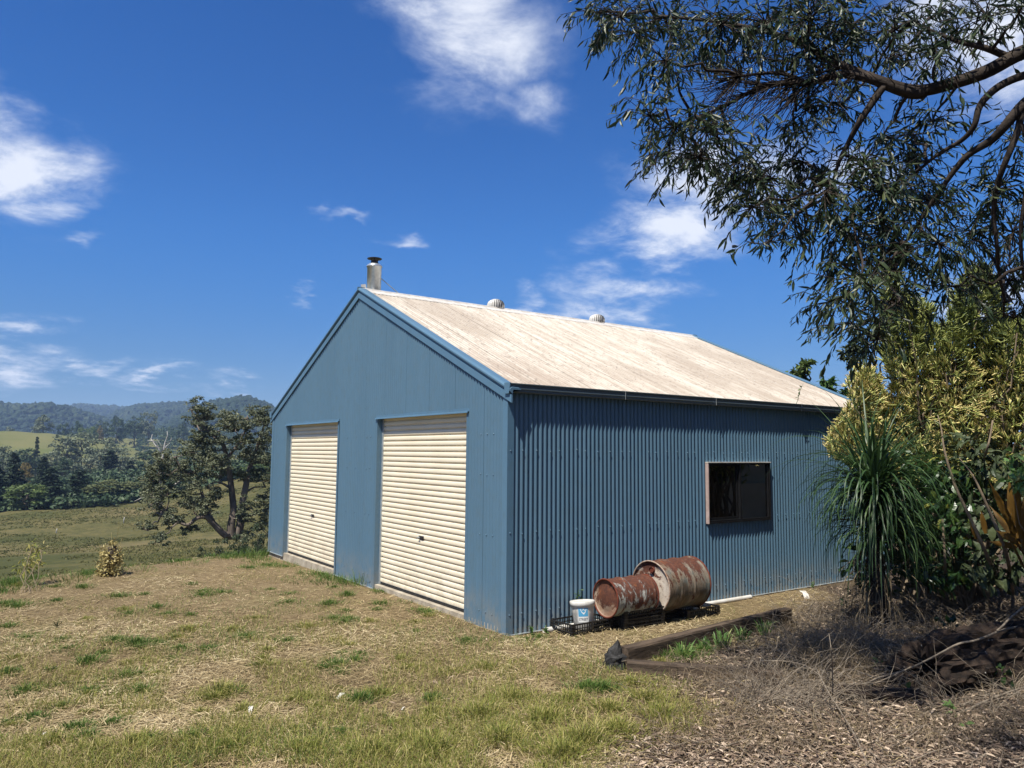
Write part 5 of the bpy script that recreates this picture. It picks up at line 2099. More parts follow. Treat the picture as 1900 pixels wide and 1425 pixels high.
    for (u, v, ru, rv) in B:
        k = RNG.uniform(4.7, 6.2) if u < 1550 else RNG.uniform(4.5, 6.0)
        c = at(u, v, k)
        sc_ = k / FPX
        blob(c, (1.12 * ru * sc_, 1.12 * rv * sc_, .9 * ru * sc_), (RT, UP, FW), .128 * ru * rv + 26, .085)
    nview = len(P)
    # the rest of the crown, above and behind the yard's viewpoint, which shades the bed
    for (x, y, z, r) in [(-1.6, -5.6, 5.2, .9), (-.6, -5.3, 5.6, .9), (.4, -5.2, 5.8, .9), (-1.0, -6.4, 5.3, .9), (.0, -6.3, 5.7, 1.0), (1.0, -6.0, 6.0, 1.0), (1.2, -4.9, 6.2, 1.0), (2.1, -4.9, 6.3, 1.0),
                         (-2.0, -6.5, 5.0, .8), (-1.4, -7.4, 5.0, .9), (-.2, -7.3, 5.4, 1.0), (2.4, -5.8, 6.6, 1.1), (3.4, -5.4, 5.6, 1.0), (4.6, -5.4, 5.3, 1.0), (1.0, -7.2, 5.6, 1.0), (2.4, -7.0, 5.8, 1.1),
                         (5.4, -5.2, 5.0, .9), (-2.3, -5.6, 5.6, .7)]:
        blob(np.array([x, y, z]), (r, r, r * .7), np.eye(3), 300, .12)
    # sprays of bare twigs along the lower limb
    for _ in range(240):
        u0, v0 = RNG.uniform(1330, 1620), RNG.uniform(140, 200)
        k0 = 5.2 + RNG.normal(0, .12)
        p0 = at(u0, v0, k0)
        j = np.argmin(np.linalg.norm(allp - p0, axis=1))
        p0 = allp[j]
        dr = -RT * RNG.uniform(.2, 1) - UP * RNG.uniform(-.2, .9) + FW * RNG.normal(0, .4)
        dr /= np.linalg.norm(dr)
        a1 = p0 + dr * RNG.uniform(.12, .3)
        a2 = a1 + (dr + RNG.normal(0, .3, 3)) * RNG.uniform(.1, .25)
        T0.extend([p0, a1])
        T1.extend([a1, a2])
        TR.extend([.0036, .0024])
    P, D, N, LL = np.array(P), np.array(D), np.array(N), np.array(LL)
    WW = LL * RNG.uniform(.13, .22, len(LL))
    # the nearest leaves in view are pieces of their own
    dist = np.linalg.norm(P[:nview] - CAM, axis=1)
    own = np.argsort(dist)[:300]
    protos = []
    for q in range(6):
        m = MB()
        m.leaves(np.zeros((1, 3)), np.array([[1.0, 0, 0]]), np.array([[0, 0, 1.0]]), np.array([1.0]), np.array([RNG.uniform(.17, .25)]), .25, RNG.uniform(.05, .3))
        protos.append(m.mesh('leaf', L_['over']))
    mask = np.ones(len(P), bool)
    mask[own] = False
    cr.leaves(P[mask], D[mask], N[mask], LL[mask], WW[mask], .22, .2)
    tr.sticks(np.array(T0), np.array(T1), np.array(TR), np.array(TR) * .75, 4)
    tr.build('trunk', M_['bark'], e, True)
    c = cr.build('foliage', L_['over'], e)
    tag(c, kind='stuff')
    for i in own:
        d = Vector(D[i]).normalized()
        n_ = Vector(N[i])
        s = d.cross(n_).normalized()
        n2 = s.cross(d)
        o = link('leaf', protos[i % 6], e)
        o.matrix_local = Matrix.Translation(P[i]) @ Matrix((( d.x, -s.x, n2.x, 0), (d.y, -s.y, n2.y, 0), (d.z, -s.z, n2.z, 0), (0, 0, 0, 1))) @ Matrix.Scale(LL[i], 4)
    return e


overhead_tree()


# ------------------------------------------------------------------ the garden at the right
def pencil_bush():
    """tall shrub of pencil-thin forked stems with golden tips"""
    e = thing('pencil_shrub', 'tall golden tipped shrub of pencil thin stems rising above the end of the shed', 'shrub', (0, 0, 0))
    base = np.array([5.35, -1.75, gz_(5.35, -1.75)])
    OUT = np.array([(1535, 840), (1540, 815), (1560, 780), (1582, 748), (1572, 715), (1583, 688), (1600, 680), (1622, 698), (1640, 735), (1655, 745), (1652, 700), (1632, 660), (1640, 625), (1634, 590), (1642, 545), (1642, 492),
                    (1656, 490), (1668, 540), (1692, 555), (1722, 575), (1738, 618), (1755, 608), (1768, 560), (1800, 508), (1830, 503), (1850, 540), (1862, 600), (1905, 600), (1970, 640), (1990, 930), (1760, 925), (1660, 890), (1600, 872), (1552, 862)], float)

    def inside(u, v):
        c = np.zeros(len(u), bool)
        x, y = OUT[:, 0], OUT[:, 1]
        q = len(OUT) - 1
        for p in range(len(OUT)):
            hit = ((y[p] > v) != (y[q] > v)) & (u < (x[q] - x[p]) * (v - y[p]) / (y[q] - y[p] + 1e-9) + x[p])
            c ^= hit
            q = p
        return c
    cu, cv = RNG.uniform(1530, 1990, 520), RNG.uniform(490, 930, 520)
    ok = inside(cu, cv)
    cu, cv = cu[ok], cv[ok]
    ck = 9.6 - (cu - 1540) / 450 * .7 + RNG.normal(0, .22, len(cu))
    CC = np.array([at(a, b, c) for a, b, c in zip(cu, cv, ck)])
    tr = MB()
    S0, S1, tips, rads = [], [], [], []
    for c in CC[::3]:
        root = base + RNG.normal(0, .25, 3) * (1, 1, 0)
        tr.tube(limb(root, c, 7, .04), np.linspace(.026, .008, 7), 6, False)
    nt = 15000
    pu, pv = RNG.uniform(1528, 1990, nt), RNG.uniform(486, 935, nt)
    ok = inside(pu, pv)
    pu, pv = pu[ok], pv[ok]
    pk = 9.6 - (pu - 1540) / 450 * .7 + RNG.normal(0, .30, len(pu))
    for a, b, c in zip(pu, pv, pk):
        p = at(a, b, c)
        dd = np.linalg.norm(CC - p, axis=1)
        near_c = CC[np.argmin(dd)]
        if dd.min() > .30:
            continue
        ax = (p - near_c) * 3.0 + np.array([0, 0, .75]) + RNG.normal(0, .22, 3) - FW * .25
        ax /= np.linalg.norm(ax)
        m = p + ax * RNG.uniform(.02, .06)
        S0.append(near_c * .35 + p * .65)
        S1.append(m)
        tips.append((.0, .35))
        rads.append((.0055, .0050))
        for w in range(RNG.integers(4, 8)):
            a2 = ax + RNG.normal(0, .40, 3)
            a2 /= np.linalg.norm(a2)
            S0.append(m - ax * .01)
            S1.append(m + a2 * RNG.uniform(.045, .11))
            tips.append((.40, 1.0))
            rads.append((.0068, .0046))
    mb = MB()
    S0, S1, rads, tips = np.array(S0), np.array(S1), np.array(rads), np.array(tips)
    mb.sticks(S0, S1, rads[:, 0], rads[:, 1], 4)
    # tip colour varies in noise patches and strengthens farther from the viewpoint
    me = mb.mesh('stems', L_['fire'])
    a = me.attributes.new('tip', 'FLOAT', 'POINT')
    val = np.repeat(tips, 4, axis=1).reshape(len(S0), 2, 4)
    tip_scale = np.clip(fbm(S0[:, 0] * 1.1 + 3, S0[:, 2] * 1.1, 61) * 2.1 - .35 + sstep(9.2, 9.9, (S0 - CAM) @ FW) * .25, .10, 1.15)
    val = val * tip_scale[:, None, None]
    a.data.foreach_set('value', val.astype(np.float32).ravel())
    o = link('stems', me, e)
    tag(o, kind='stuff')
    tr.build('branches', M_['sapling'], e, True)


pencil_bush()


def strap_plant():
    """fountain of long drooping strap leaves"""
    c = base_at(1620, 7.8)
    e = thing('strap_leaved_plant', 'dark green plant with a fountain of long drooping strap leaves beside the shed wall', 'plant', c)
    mb = MB()
    mb.tube(limb((0, 0, -.05), (-.03, .02, 1.42), 7, .01), np.linspace(.10, .055, 7), 10)
    mb.build('trunk', M_['bark'], e, True)

    def strap(L, up, droop, w):
        n = 9
        V, Q = [], []
        x, z, ang = 0.0, 0.0, up
        for i in range(n):
            t = i / (n - 1)
            ww = w * (1 - t ** 2.2) * .5 + .0004
            V += [(x, -ww, z + ww * .5), (x, 0, z), (x, ww, z + ww * .5)]
            ds = L / (n - 1)
            x += ds * math.cos(ang)
            z += ds * math.sin(ang)
            ang = max(-1.52, ang - droop * (.5 + t))
        for i in range(n - 1):
            a = 3 * i
            Q += [(a, a + 1, a + 4, a + 3), (a + 1, a + 2, a + 5, a + 4)]
        m = MB()
        m.add(V, Q)
        return m
    protos = [strap(RNG.uniform(.85, 1.35), u, d, .022).mesh('leaf', L_['pony'], True)
              for u, d in ((1.35, .10), (1.2, .22), (1.1, .30), (1.0, .36), (.8, .34), (.9, .42), (.6, .38), (.45, .36), (.3, .34), (.1, .30), (1.25, .16), (.7, .46))]
    for k in range(300):
        o = link('leaf', protos[RNG.integers(len(protos))], e)
        o.location = (RNG.normal(0, .05), RNG.normal(0, .05), 1.36 + RNG.uniform(-.16, .10))
        o.rotation_euler = (RNG.normal(0, .10), RNG.normal(0, .10), RNG.uniform(0, 2 * PI))
        s = RNG.uniform(.75, 1.15)
        o.scale = (s, 1, s)
    more = MB()
    for k in range(380):
        m = strap(RNG.uniform(.6, 1.0), RNG.uniform(.0, 1.2), RNG.uniform(.28, .46), .020)
        a = RNG.uniform(0, 2 * PI)
        V = m.v[0] @ np.array([[math.cos(a), math.sin(a), 0], [-math.sin(a), math.cos(a), 0], [0, 0, 1]]) + (RNG.normal(0, .05), RNG.normal(0, .05), 1.32 + RNG.uniform(-.5, .1))
        more.add(V, m.q[0])
    tag(more.build('inner_leaves', L_['pony'], e, True), kind='stuff')
    dead = MB()
    for k in range(170):
        m = strap(RNG.uniform(.35, .75), RNG.uniform(-.6, .6), RNG.uniform(.25, .5), .011)
        a = RNG.uniform(0, 2 * PI)
        V = m.v[0] @ np.array([[math.cos(a), math.sin(a), 0], [-math.sin(a), math.cos(a), 0], [0, 0, 1]]) + (RNG.normal(0, .06), RNG.normal(0, .06), RNG.uniform(.15, .75))
        dead.add(V, m.q[0])
    o = dead.build('dead_leaves', L_['dead_strap'], e, True)
    tag(o, kind='stuff')


strap_plant()


def leafy_shrub(name, label, base, blobs, n, leaf, mat, group=None, cat='shrub', own=0, stem_r=.012):
    """blobs: (u, v, depth, radius u, radius v)"""
    e = thing(name, label, cat, base, 0, group)
    b = np.array(base)
    st, P, D, N = MB(), [], [], []
    for (u, v, k, ru, rv) in blobs:
        c = at(u, v, k) - b
        sc_ = k / FPX
        st.tube(limb(RNG.normal(0, .06, 3) * (1, 1, 0), c, 6, .05), np.linspace(stem_r, .004, 6), 5, False)
        for q in range(int(n * ru * rv / 1000)):
            dv = RNG.normal(0, 1, 3)
            dv /= np.linalg.norm(dv)
            p = c + (RT * dv[0] * ru + UP * dv[1] * rv + FW * dv[2] * ru) * sc_ * RNG.uniform(.3, 1)
            P.append(p)
            D.append(dv + RNG.normal(0, .5, 3) + (0, 0, -.5))
            N.append(RNG.normal(0, .6, 3) + (0, 0, 1) - FW * .4)
    P, D, N = np.array(P), np.array(D), np.array(N)
    LL = leaf[0] * RNG.uniform(.6, 1.25, len(P))
    m = MB()
    m.leaves(P, D, N, LL, LL * leaf[1] / leaf[0] * RNG.uniform(.8, 1.2, len(P)), .18, .18)
    st.build('stems', M_['sapling'], e, True)
    m.build('foliage', L_[mat], e)
    return e


leafy_shrub('broad_leaved_shrub', 'dark glossy shrub with broad leaves filling the middle of the garden', gp(4.6, -2.35),
            [(1700, 900, 8.6, 50, 40), (1700, 940, 8.4, 50, 50), (1740, 890, 8.5, 50, 45), (1700, 860, 8.7, 50, 36), (1680, 970, 8.2, 40, 40), (1690, 1010, 8.0, 45, 36),
             (1760, 950, 8.2, 50, 50), (1800, 900, 8.3, 50, 50), (1720, 990, 8.2, 40, 30), (1790, 1000, 8.0, 40, 50), (1680, 1050, 7.8, 30, 24), (1640, 1010, 8.4, 36, 40), (1720, 1060, 7.9, 40, 30), (1760, 1070, 7.8, 40, 30), (1650, 940, 8.7, 40, 46), (1610, 1030, 8.6, 34, 40), (1630, 1085, 8.3, 40, 22), (1580, 1060, 8.6, 24, 24)], 40, (.13, .055), 'under')
leafy_shrub('broad_leaved_shrub', 'leafy shrub deep in shade behind the leaning bare stems', gp(5.6, -3.2),
            [(1800, 830, 8.2, 50, 40), (1850, 860, 8.0, 50, 50), (1830, 960, 7.8, 50, 60), (1890, 900, 7.8, 40, 60), (1880, 1010, 7.6, 40, 50), (1820, 1050, 7.6, 40, 40), (1940, 900, 7.8, 60, 90), (1960, 1020, 7.6, 60, 70), (1760, 1020, 8.4, 60, 60), (1700, 1040, 8.6, 60, 50), (1850, 1060, 7.8, 60, 40), (1790, 900, 8.6, 60, 60)], 34, (.13, .06), 'bush')
leafy_shrub('yellow_green_shrub', 'bright yellow green leafy spray at the right edge of the picture', gp(4.2, -3.6),
            [(1885, 870, 6.6, 24, 30), (1895, 850, 6.6, 20, 20), (1905, 900, 6.6, 24, 30), (1878, 900, 6.6, 14, 14)], 46, (.09, .04), 'iris')
for i, (u, v, k, r, lab) in enumerate([(1855, 1075, 6.9, 26, 'small green sapling low in the shade under the leaning stems'), (1760, 1165, 6.6, 26, 'small leafy seedling on the mulch behind the log'), (1860, 1255, 5.6, 24, 'green creeper growing over the right of the log'),
                                       (1888, 1235, 5.6, 22, 'green leaves at the right edge beside the log'), (1790, 1345, 4.9, 9, 'single bright seedling on the mulch in front of the log'), (1630, 1230, 6.2, 10, 'tiny bright leaf sprig by the fallen branch'),
                                       (1770, 1318, 5.2, 10, 'tiny green sprig at the front of the log'), (1570, 1120, 7.6, 18, 'dark green seedling below the strap leaved plant'), (1690, 1280, 5.8, 10, 'little green leaf at the left end of the log')]):
    P_, k_ = ground_hit(u, v + r)
    leafy_shrub('seedling', lab, tuple(P_), [(u, v, k_, r, r)], 60 if r < 14 else 38, (.07, .032), 'weed' if r < 14 else 'under', 'seedlings in the garden bed', 'seedling', stem_r=.005)


def orange_plant():
    b = gp(4.35, -3.45)
    e = thing('orange_leaved_plant', 'plant with big upright orange and yellow leaves at the right edge', 'plant', b)
    bb = np.array(b)
    for (u0, v0, u1, v1, w, k) in [(1885, 990, 1840, 890, 0.068, 6.9), (1880, 985, 1878, 880, 0.074, 7.0), (1890, 980, 1895, 870, 0.062, 6.8), (1885, 1000, 1838, 935, 0.062, 7.0), (1890, 1005, 1850, 985, 0.068, 6.9), (1895, 1000, 1925, 900, 0.074, 6.8),
                                   (1892, 1010, 1862, 925, 0.062, 7.1), (1900, 1015, 1905, 920, 0.074, 6.8), (1905, 1000, 1945, 930, 0.074, 6.9), (1888, 1015, 1835, 1005, 0.056, 7.0), (1900, 1020, 1950, 980, 0.068, 6.8), (1898, 1010, 1880, 905, 0.056, 7.2), (1830, 990, 1822, 945, 0.056, 7.3), (1812, 1000, 1800, 950, 0.050, 7.4)]:
        p0, p1 = at(u0, v0, k) - bb, at(u1, v1, k + RNG.uniform(-.2, .2)) - bb
        n = 8
        d = p1 - p0
        s = np.cross(d, FW)
        s /= np.linalg.norm(s)
        nn = np.cross(s, d / np.linalg.norm(d))
        V, Q = [], []
        for i in range(n):
            t = i / (n - 1)
            c = p0 + d * t + nn * .10 * t * t * np.linalg.norm(d)
            ww = w * (math.sin(min(1, .12 + t * 1.0) * PI) ** .7) * .5 + .001
            V += [c - s * ww + nn * ww * .4, c, c + s * ww + nn * ww * .4]
        for i in range(n - 1):
            a = 3 * i
            Q += [(a, a + 1, a + 4, a + 3), (a + 1, a + 2, a + 5, a + 4)]
        m = MB()
        m.add(V, Q)
        m.build('leaf', L_['canna'], e, True)
    st = MB()
    for q in range(5):
        st.tube(limb((RNG.normal(0, .05), RNG.normal(0, .05), 0), at(1890 + 8 * q - 16, 1000, 6.95) - bb, 5, .03), np.linspace(.018, .012, 5), 6)
    st.build('stem', L_['canna'], e, True)


orange_plant()

for i, (pts, k, r0, r1, lab) in enumerate([
        ([(1862, 1100), (1840, 1050), (1800, 960), (1770, 900), (1750, 830), (1748, 800), (1740, 770)], 7.2, .022, .004, 'longest bare leaning stem in the garden'),
        ([(1880, 1100), (1872, 1040), (1850, 980), (1828, 930), (1810, 890), (1798, 872), (1780, 850)], 7.0, .020, .004, 'bare leaning stem nearest the orange plant'),
        ([(1810, 905), (1822, 860), (1836, 820), (1842, 780)], 7.3, .012, .008, 'thin bare upright stem above the leaning ones'),
        ([(1755, 1100), (1754, 1060), (1752, 1010), (1748, 960)], 7.6, .016, .010, 'thin upright stem left of the leaning ones')]):
    P0_, kk = ground_hit(pts[0][0], pts[0][1])
    Q = smooth_path([P0_ - (0, 0, .05)] + [at(u, v, k + j * .05) for j, (u, v) in enumerate(pts[1:])])
    m = MB()
    m.tube(Q, np.linspace(r0, r1, len(Q)), 8)
    tag(m.build('bare_stem', M_['sapling'], None, True), lab, 'stem', 'bare stems in the garden')


def branch(name, label, paths, mat='twig'):
    m = MB()
    for pts, r0, r1 in paths:
        P3 = []
        for (u, v, lift) in pts:
            p, k = ground_hit(u, v)
            k2 = k * (1 - lift / max(.5, CAM[2] - p[2]))
            P3.append(at(u, v, k2))
        Q = smooth_path(P3)
        m.tube(Q, np.linspace(r0, r1, len(Q)), 7)
    return tag(m.build(name, M_[mat], None, True), label, 'branch', 'fallen branches on the mulch')


branch('fallen_branch', 'long pale bare branch lying across the log and down the mulch', [
    ([(1905, 1160, .35), (1860, 1168, .36), (1810, 1190, .36), (1780, 1192, .36), (1740, 1215, .25), (1700, 1235, .15), (1670, 1248, .1), (1620, 1258, .08), (1580, 1292, .06), (1553, 1310, .02)], .009, .005),
    ([(1905, 1122, .5), (1872, 1148, .45), (1860, 1162, .40), (1850, 1170, .38)], .009, .007),
    ([(1620, 1256, .08), (1590, 1245, .08), (1575, 1240, .1), (1555, 1255, .1)], .006, .003),
    ([(1690, 1238, .14), (1640, 1262, .08), (1600, 1275, .06)], .007, .004)])
branch('fallen_branch', 'thin dry branch bending up and down left of the log', [
    ([(1610, 1420, .02), (1590, 1370, .05), (1560, 1320, .10), (1540, 1290, .15), (1525, 1262, .2), (1515, 1240, .25)], .006, .003),
    ([(1545, 1290, .14), (1545, 1240, .35), (1542, 1200, .5), (1538, 1175, .6)], .005, .002)])
branch('fallen_branch', 'low dry stick in front of the log at the bottom right', [
    ([(1775, 1325, .02), (1800, 1315, .03), (1840, 1295, .05), (1900, 1275, .08)], .010, .006)])
branch('fallen_branch', 'long thin twig trailing left across the dry brush', [
    ([(1410, 1226, .12), (1460, 1226, .14), (1500, 1235, .14), (1530, 1262, .10), (1570, 1290, .04)], .005, .003),
    ([(1520, 1240, .14), (1560, 1270, .1), (1590, 1290, .05)], .004, .002)])


# unseen trees added behind the yard to cut sky light on the side wall
for i, (x, y, h, w, kd) in enumerate([(5.5, -11.5, 9, 8, 'round'), (11.5, -9.5, 10, 9, 'round'), (-.5, -13.5, 8, 7, 'olive'), (9.0, -15, 11, 9, 'round'), (14.5, -4.5, 9, 8, 'round'), (3.0, -16, 11, 9, 'olive'), (13.5, -8.0, 8, 7.0, 'round'), (13.0, -2.0, 6, 4.5, 'round')]):
    tm, cm = proto(kd, 1)
    e = thing('sky_blocking_tree', ['unseen leafy tree added behind the yard to block sky light', 'unseen leafy tree added past the house to block sky light', 'unseen olive tree added behind the yard to block sky light', 'unseen tall tree added behind the house to block sky light',
                              'unseen tree added at the far side of the house to block sky light', 'unseen tall olive tree added far behind the yard to block sky light', 'unseen dense tree added at the back corner of the house to block sky light', 'unseen dense small tree added behind the beige house to block sky light'][i], 'tree', gp(x, y), i * 1.1, 'unseen trees added to block sky light')
    e.scale = (w / 8.2, w / 8.2, h / 10)
    link('trunk', tm, e)
    link('crown', cm, e)

# ------------------------------------------------------------------ dry brush, litter, grass
def scatter(n, u0, u1, v0, v1):
    """random ground points, denser towards the viewer, in a fan a little wider than the view"""
    U, V = RNG.uniform(u0, u1, n), RNG.uniform(v0, v1, n)
    d = FW[None] + ((U - 950) / FPX)[:, None] * RT - ((V - 712.5) / FPX)[:, None] * UP
    t = (0.0 - CAM[2]) / d[:, 2]
    for _ in range(6):
        P = CAM + t[:, None] * d
        t = t + (hgt(P[:, 0], P[:, 1]) - P[:, 2]) / d[:, 2] * .9
    P = CAM + t[:, None] * d
    P[:, 2] = hgt(P[:, 0], P[:, 1])
    ok = (t > 0) & (t < 40)
    inshed = (P[:, 0] > -.012) & (P[:, 0] < LEN) & (P[:, 1] > -.012) & (P[:, 1] < W)
    return P[ok & ~inshed], t[ok & ~inshed]


def rdir(n, up):
    a = RNG.uniform(0, 2 * PI, n)
    return np.stack([np.cos(a), np.sin(a), np.broadcast_to(np.asarray(up, float), (n,))], 1)


# brown and grey fallen leaves on the bed
P, t = scatter(75000, 700, 2250, 1090, 1560)
mk = mulch(P[:, 0], P[:, 1])
P = P[RNG.random(len(P)) < mk * .98 + .012]
n = len(P)
mb = MB()
D = rdir(n, RNG.normal(.02, .16, n))
N = RNG.normal(0, .35, (n, 3)) + (0, 0, 1)
LLn = RNG.uniform(.022, .075, n)
mb.leaves(P + np.stack([np.zeros(n), np.zeros(n), RNG.uniform(.002, .03, n)], 1), D, N, LLn, LLn * RNG.uniform(.10, .28, n), .2, .25)
tag(mb.build('leaf_litter', L_['litter']), 'brown fallen leaves and bark covering the garden bed', 'leaf litter', kind='stuff')

# twigs in the litter and the tangle of dry stems over the bed
mb = MB()
P, t = scatter(2600, 900, 2200, 1100, 1520)
P = P[RNG.random(len(P)) < mulch(P[:, 0], P[:, 1])]
n = len(P)
D = rdir(n, RNG.normal(.1, .15, n))
L1 = RNG.uniform(.06, .35, n)[:, None]
mid = P + D * L1 * .5 + RNG.normal(0, .015, (n, 3))
mb.sticks(P + (0, 0, .01), mid + (0, 0, .012), .0025, .002, 3)
mb.sticks(mid + (0, 0, .012), mid + D * L1 * .5 + RNG.normal(0, .03, (n, 3)) * (1, 1, .3), .002, .001, 3)
P, t = scatter(9000, 1330, 2150, 1105, 1330)
dens_ = sstep(1330, 1450, 950 + FPX * ((P - CAM) @ RT) / ((P - CAM) @ FW)) * mulch(P[:, 0], P[:, 1]) * (fbm(P[:, 0] * 1.3, P[:, 1] * 1.3, 71) > .40)
dens_ = dens_ * (1 - .75 * sstep(1560, 1700, 950 + FPX * ((P - CAM) @ RT) / ((P - CAM) @ FW)))
P = P[RNG.random(len(P)) < dens_]
n = len(P)
q = P.copy()
D = rdir(n, RNG.uniform(.2, 1.3, n))
D /= np.linalg.norm(D, axis=1)[:, None]
L1 = RNG.uniform(.05, .14, n)[:, None]
for s in range(5):
    q2 = q + D * L1
    mb.sticks(q, q2, .0026 - s * .0004, .0022 - s * .0004, 3)
    D = D + RNG.normal(0, .25, (n, 3)) - (0, 0, .22)
    D /= np.linalg.norm(D, axis=1)[:, None]
    q = q2
tag(mb.build('dry_twigs', M_['twig']), 'tangle of dry twigs and dead stems over the garden bed', 'twigs', kind='stuff')

# dry grass mound along the bed
mb = MB()
P, t = scatter(30000, 1180, 2000, 1110, 1400)
uu = 950 + FPX * ((P - CAM) @ RT) / ((P - CAM) @ FW)
vv = 712.5 - FPX * ((P - CAM) @ UP) / ((P - CAM) @ FW)
dd = np.exp(-(((uu - 1500) / 130) ** 2 + ((vv - 1215) / 70) ** 2)) + .7 * np.exp(-(((uu - 1330) / 90) ** 2 + ((vv - 1300) / 40) ** 2)) + .22
dd = dd * sstep(.45, .6, fbm(P[:, 0] * 2.2, P[:, 1] * 2.2, 77) + .08) * mulch(P[:, 0], P[:, 1])
P = P[RNG.random(len(P)) < dd]
n = len(P)
mb.blades(P, rdir(n, RNG.uniform(.3, 2.2, n)), RNG.uniform(.08, .34, n), RNG.uniform(.002, .0045, n), RNG.uniform(.3, 1.1, n))
tag(mb.build('dead_grass', L_['dead_strap']), 'grey brown mound of dead grass at the edge of the garden bed', 'dead grass', kind='stuff')

# lawn: dry straw lying about, short yellowing grass, greener patches
P, t = scatter(250000, -420, 1750, 1010, 1570)
mk = mulch(P[:, 0], P[:, 1])
P = P[RNG.random(len(P)) > np.maximum(mk * .90, .55 * sstep(.56, .70, fbm(P[:, 0] * .8 + 5, P[:, 1] * .8, 95, 4)))]
n = len(P)
mb = MB()
D = rdir(n, RNG.normal(.05, .18, n))
LLn = RNG.uniform(.03, .13, n)
mb.blades(P + np.stack([np.zeros(n), np.zeros(n), RNG.uniform(.001, .02, n)], 1), D, LLn, RNG.uniform(.0022, .0055, n), RNG.uniform(0, .25, n),
          np.cross(D, np.array([[0, 0, 1.0]]) + RNG.normal(0, .3, (n, 3))))
tag(mb.build('dry_straw', L_['straw']), 'dry straw and cut grass lying over the yard', 'straw', kind='stuff')

mb, mg = MB(), MB()
P, t = scatter(330000, -420, 1500, 1005, 1570)
mk = mulch(P[:, 0], P[:, 1])
near = 1 - sstep(4.0, 10.0, t)
tuft = fbm(P[:, 0] * 2.6, P[:, 1] * 2.6, 81, 3)
patch = fbm(P[:, 0] * .55, P[:, 1] * .55, 85, 3)
wallgap = sstep(.02, .12, np.maximum(-P[:, 0], -P[:, 1]))
den_ = (sstep(.46, .62, tuft + .05 * near + (patch - .5) * .7) * (.42 + .14 * near)) * (1 - sstep(.3, .8, mk)) * wallgap
side_ = (P[:, 1] < -.1) & (P[:, 0] > .1)
den_ = np.where(side_, den_ * .25, den_)
keep = RNG.random(len(P)) < den_
P, t, near, patch = P[keep], t[keep], near[keep], patch[keep]
n = len(P)
green = RNG.random(n) < sstep(.50, .66, patch + RNG.normal(0, .06, n) - .20 * near)
for m, sel in ((mg, green), (mb, ~green)):
    Q = P[sel]
    n = len(Q)
    hgt_b = RNG.uniform(.025, .085, n) * (.75 + .9 * near[sel])
    m.blades(Q, rdir(n, RNG.uniform(.9, 3.2, n)), hgt_b, RNG.uniform(.0022, .0046, n), RNG.uniform(.1, .8, n))

# the clearer green tufts (photo column, row, radius, blade height)
TUFTS = [(470, 1024, 30, .20, 1), (440, 1030, 24, .10, 1), (420, 1035, 20, .07, 1), (640, 1070, 28, .13, 1), (655, 1066, 16, .30, 1), (600, 1068, 26, .08, 1), (560, 1045, 26, .07, 1), (500, 1050, 26, .07, 1), (460, 1055, 22, .08, 1), (530, 1052, 18, .05, 1),
         (20, 1085, 26, .16, 1), (60, 1075, 16, .10, 1), (160, 1066, 20, .10, 1), (190, 1062, 22, .09, 1), (330, 1042, 24, .07, 1), (30, 1126, 30, .07, 1), (220, 1108, 24, .08, 1), (105, 1115, 20, .05, 1), (375, 1105, 30, .06, 1), (410, 1100, 22, .06, 1), (355, 1085, 16, .05, 1),
         (610, 1122, 18, .09, 1), (643, 1106, 12, .11, 1), (650, 1150, 14, .07, 1), (640, 1135, 10, .06, 1), (710, 1100, 16, .06, 1), (793, 1138, 14, .06, 1), (770, 1155, 18, .04, 0), (700, 1132, 14, .05, 1), (475, 1148, 24, .05, 0), (570, 1165, 26, .07, 0), (530, 1190, 24, .06, 1),
         (255, 1195, 22, .10, 1), (163, 1232, 20, .12, 1), (325, 1185, 30, .07, 0), (350, 1170, 30, .08, 0), (45, 1185, 36, .05, 1), (120, 1205, 40, .05, 1), (230, 1255, 36, .07, 1), (45, 1285, 34, .08, 1), (110, 1272, 20, .04, 1), (410, 1290, 30, .14, 0), (395, 1300, 24, .10, 0), (360, 1372, 26, .08, 1),
         (240, 1140, 30, .05, 1), (310, 1140, 22, .05, 1), (190, 1215, 16, .06, 1), (385, 1205, 18, .06, 1), (620, 1190, 24, .05, 0), (668, 1215, 18, .05, 1), (600, 1240, 18, .05, 1), (670, 1300, 24, .10, 1), (700, 1290, 24, .10, 0), (560, 1300, 26, .09, 0), (490, 1235, 22, .07, 0),
         (772, 1172, 8, .05, 1), (865, 1195, 10, .04, 1), (800, 1300, 18, .08, 1), (980, 1188, 10, .05, 1), (1000, 1183, 14, .05, 1), (1010, 1340, 40, .14, 0), (1080, 1380, 50, .16, 0), (1040, 1410, 50, .16, 0), (1150, 1360, 44, .13, 0), (1230, 1330, 36, .12, 0), (950, 1300, 40, .12, 0), (890, 1330, 44, .14, 0), (930, 1380, 46, .16, 0), (1090, 1280, 30, .10, 1), (1120, 1282, 24, .10, 1), (1170, 1270, 24, .10, 0),
         (1060, 1300, 30, .10, 0), (1200, 1300, 34, .12, 0), (1130, 1320, 36, .12, 0), (840, 1250, 34, .06, 0), (900, 1240, 34, .07, 0), (760, 1240, 34, .06, 0), (690, 1400, 44, .12, 0), (800, 1395, 46, .13, 0), (560, 1400, 46, .12, 0), (420, 1390, 44, .10, 0), (250, 1380, 44, .09, 0), (100, 1380, 44, .09, 0),
         (1235, 1222, 26, .12, 1), (1270, 1222, 26, .12, 1), (1225, 1232, 20, .08, 0), (1300, 1210, 20, .10, 1)]
for _ in range(90):
    TUFTS.append((RNG.uniform(-60, 900), RNG.uniform(1075, 1400), RNG.uniform(8, 26), RNG.uniform(.035, .085), int(RNG.random() < .6)))
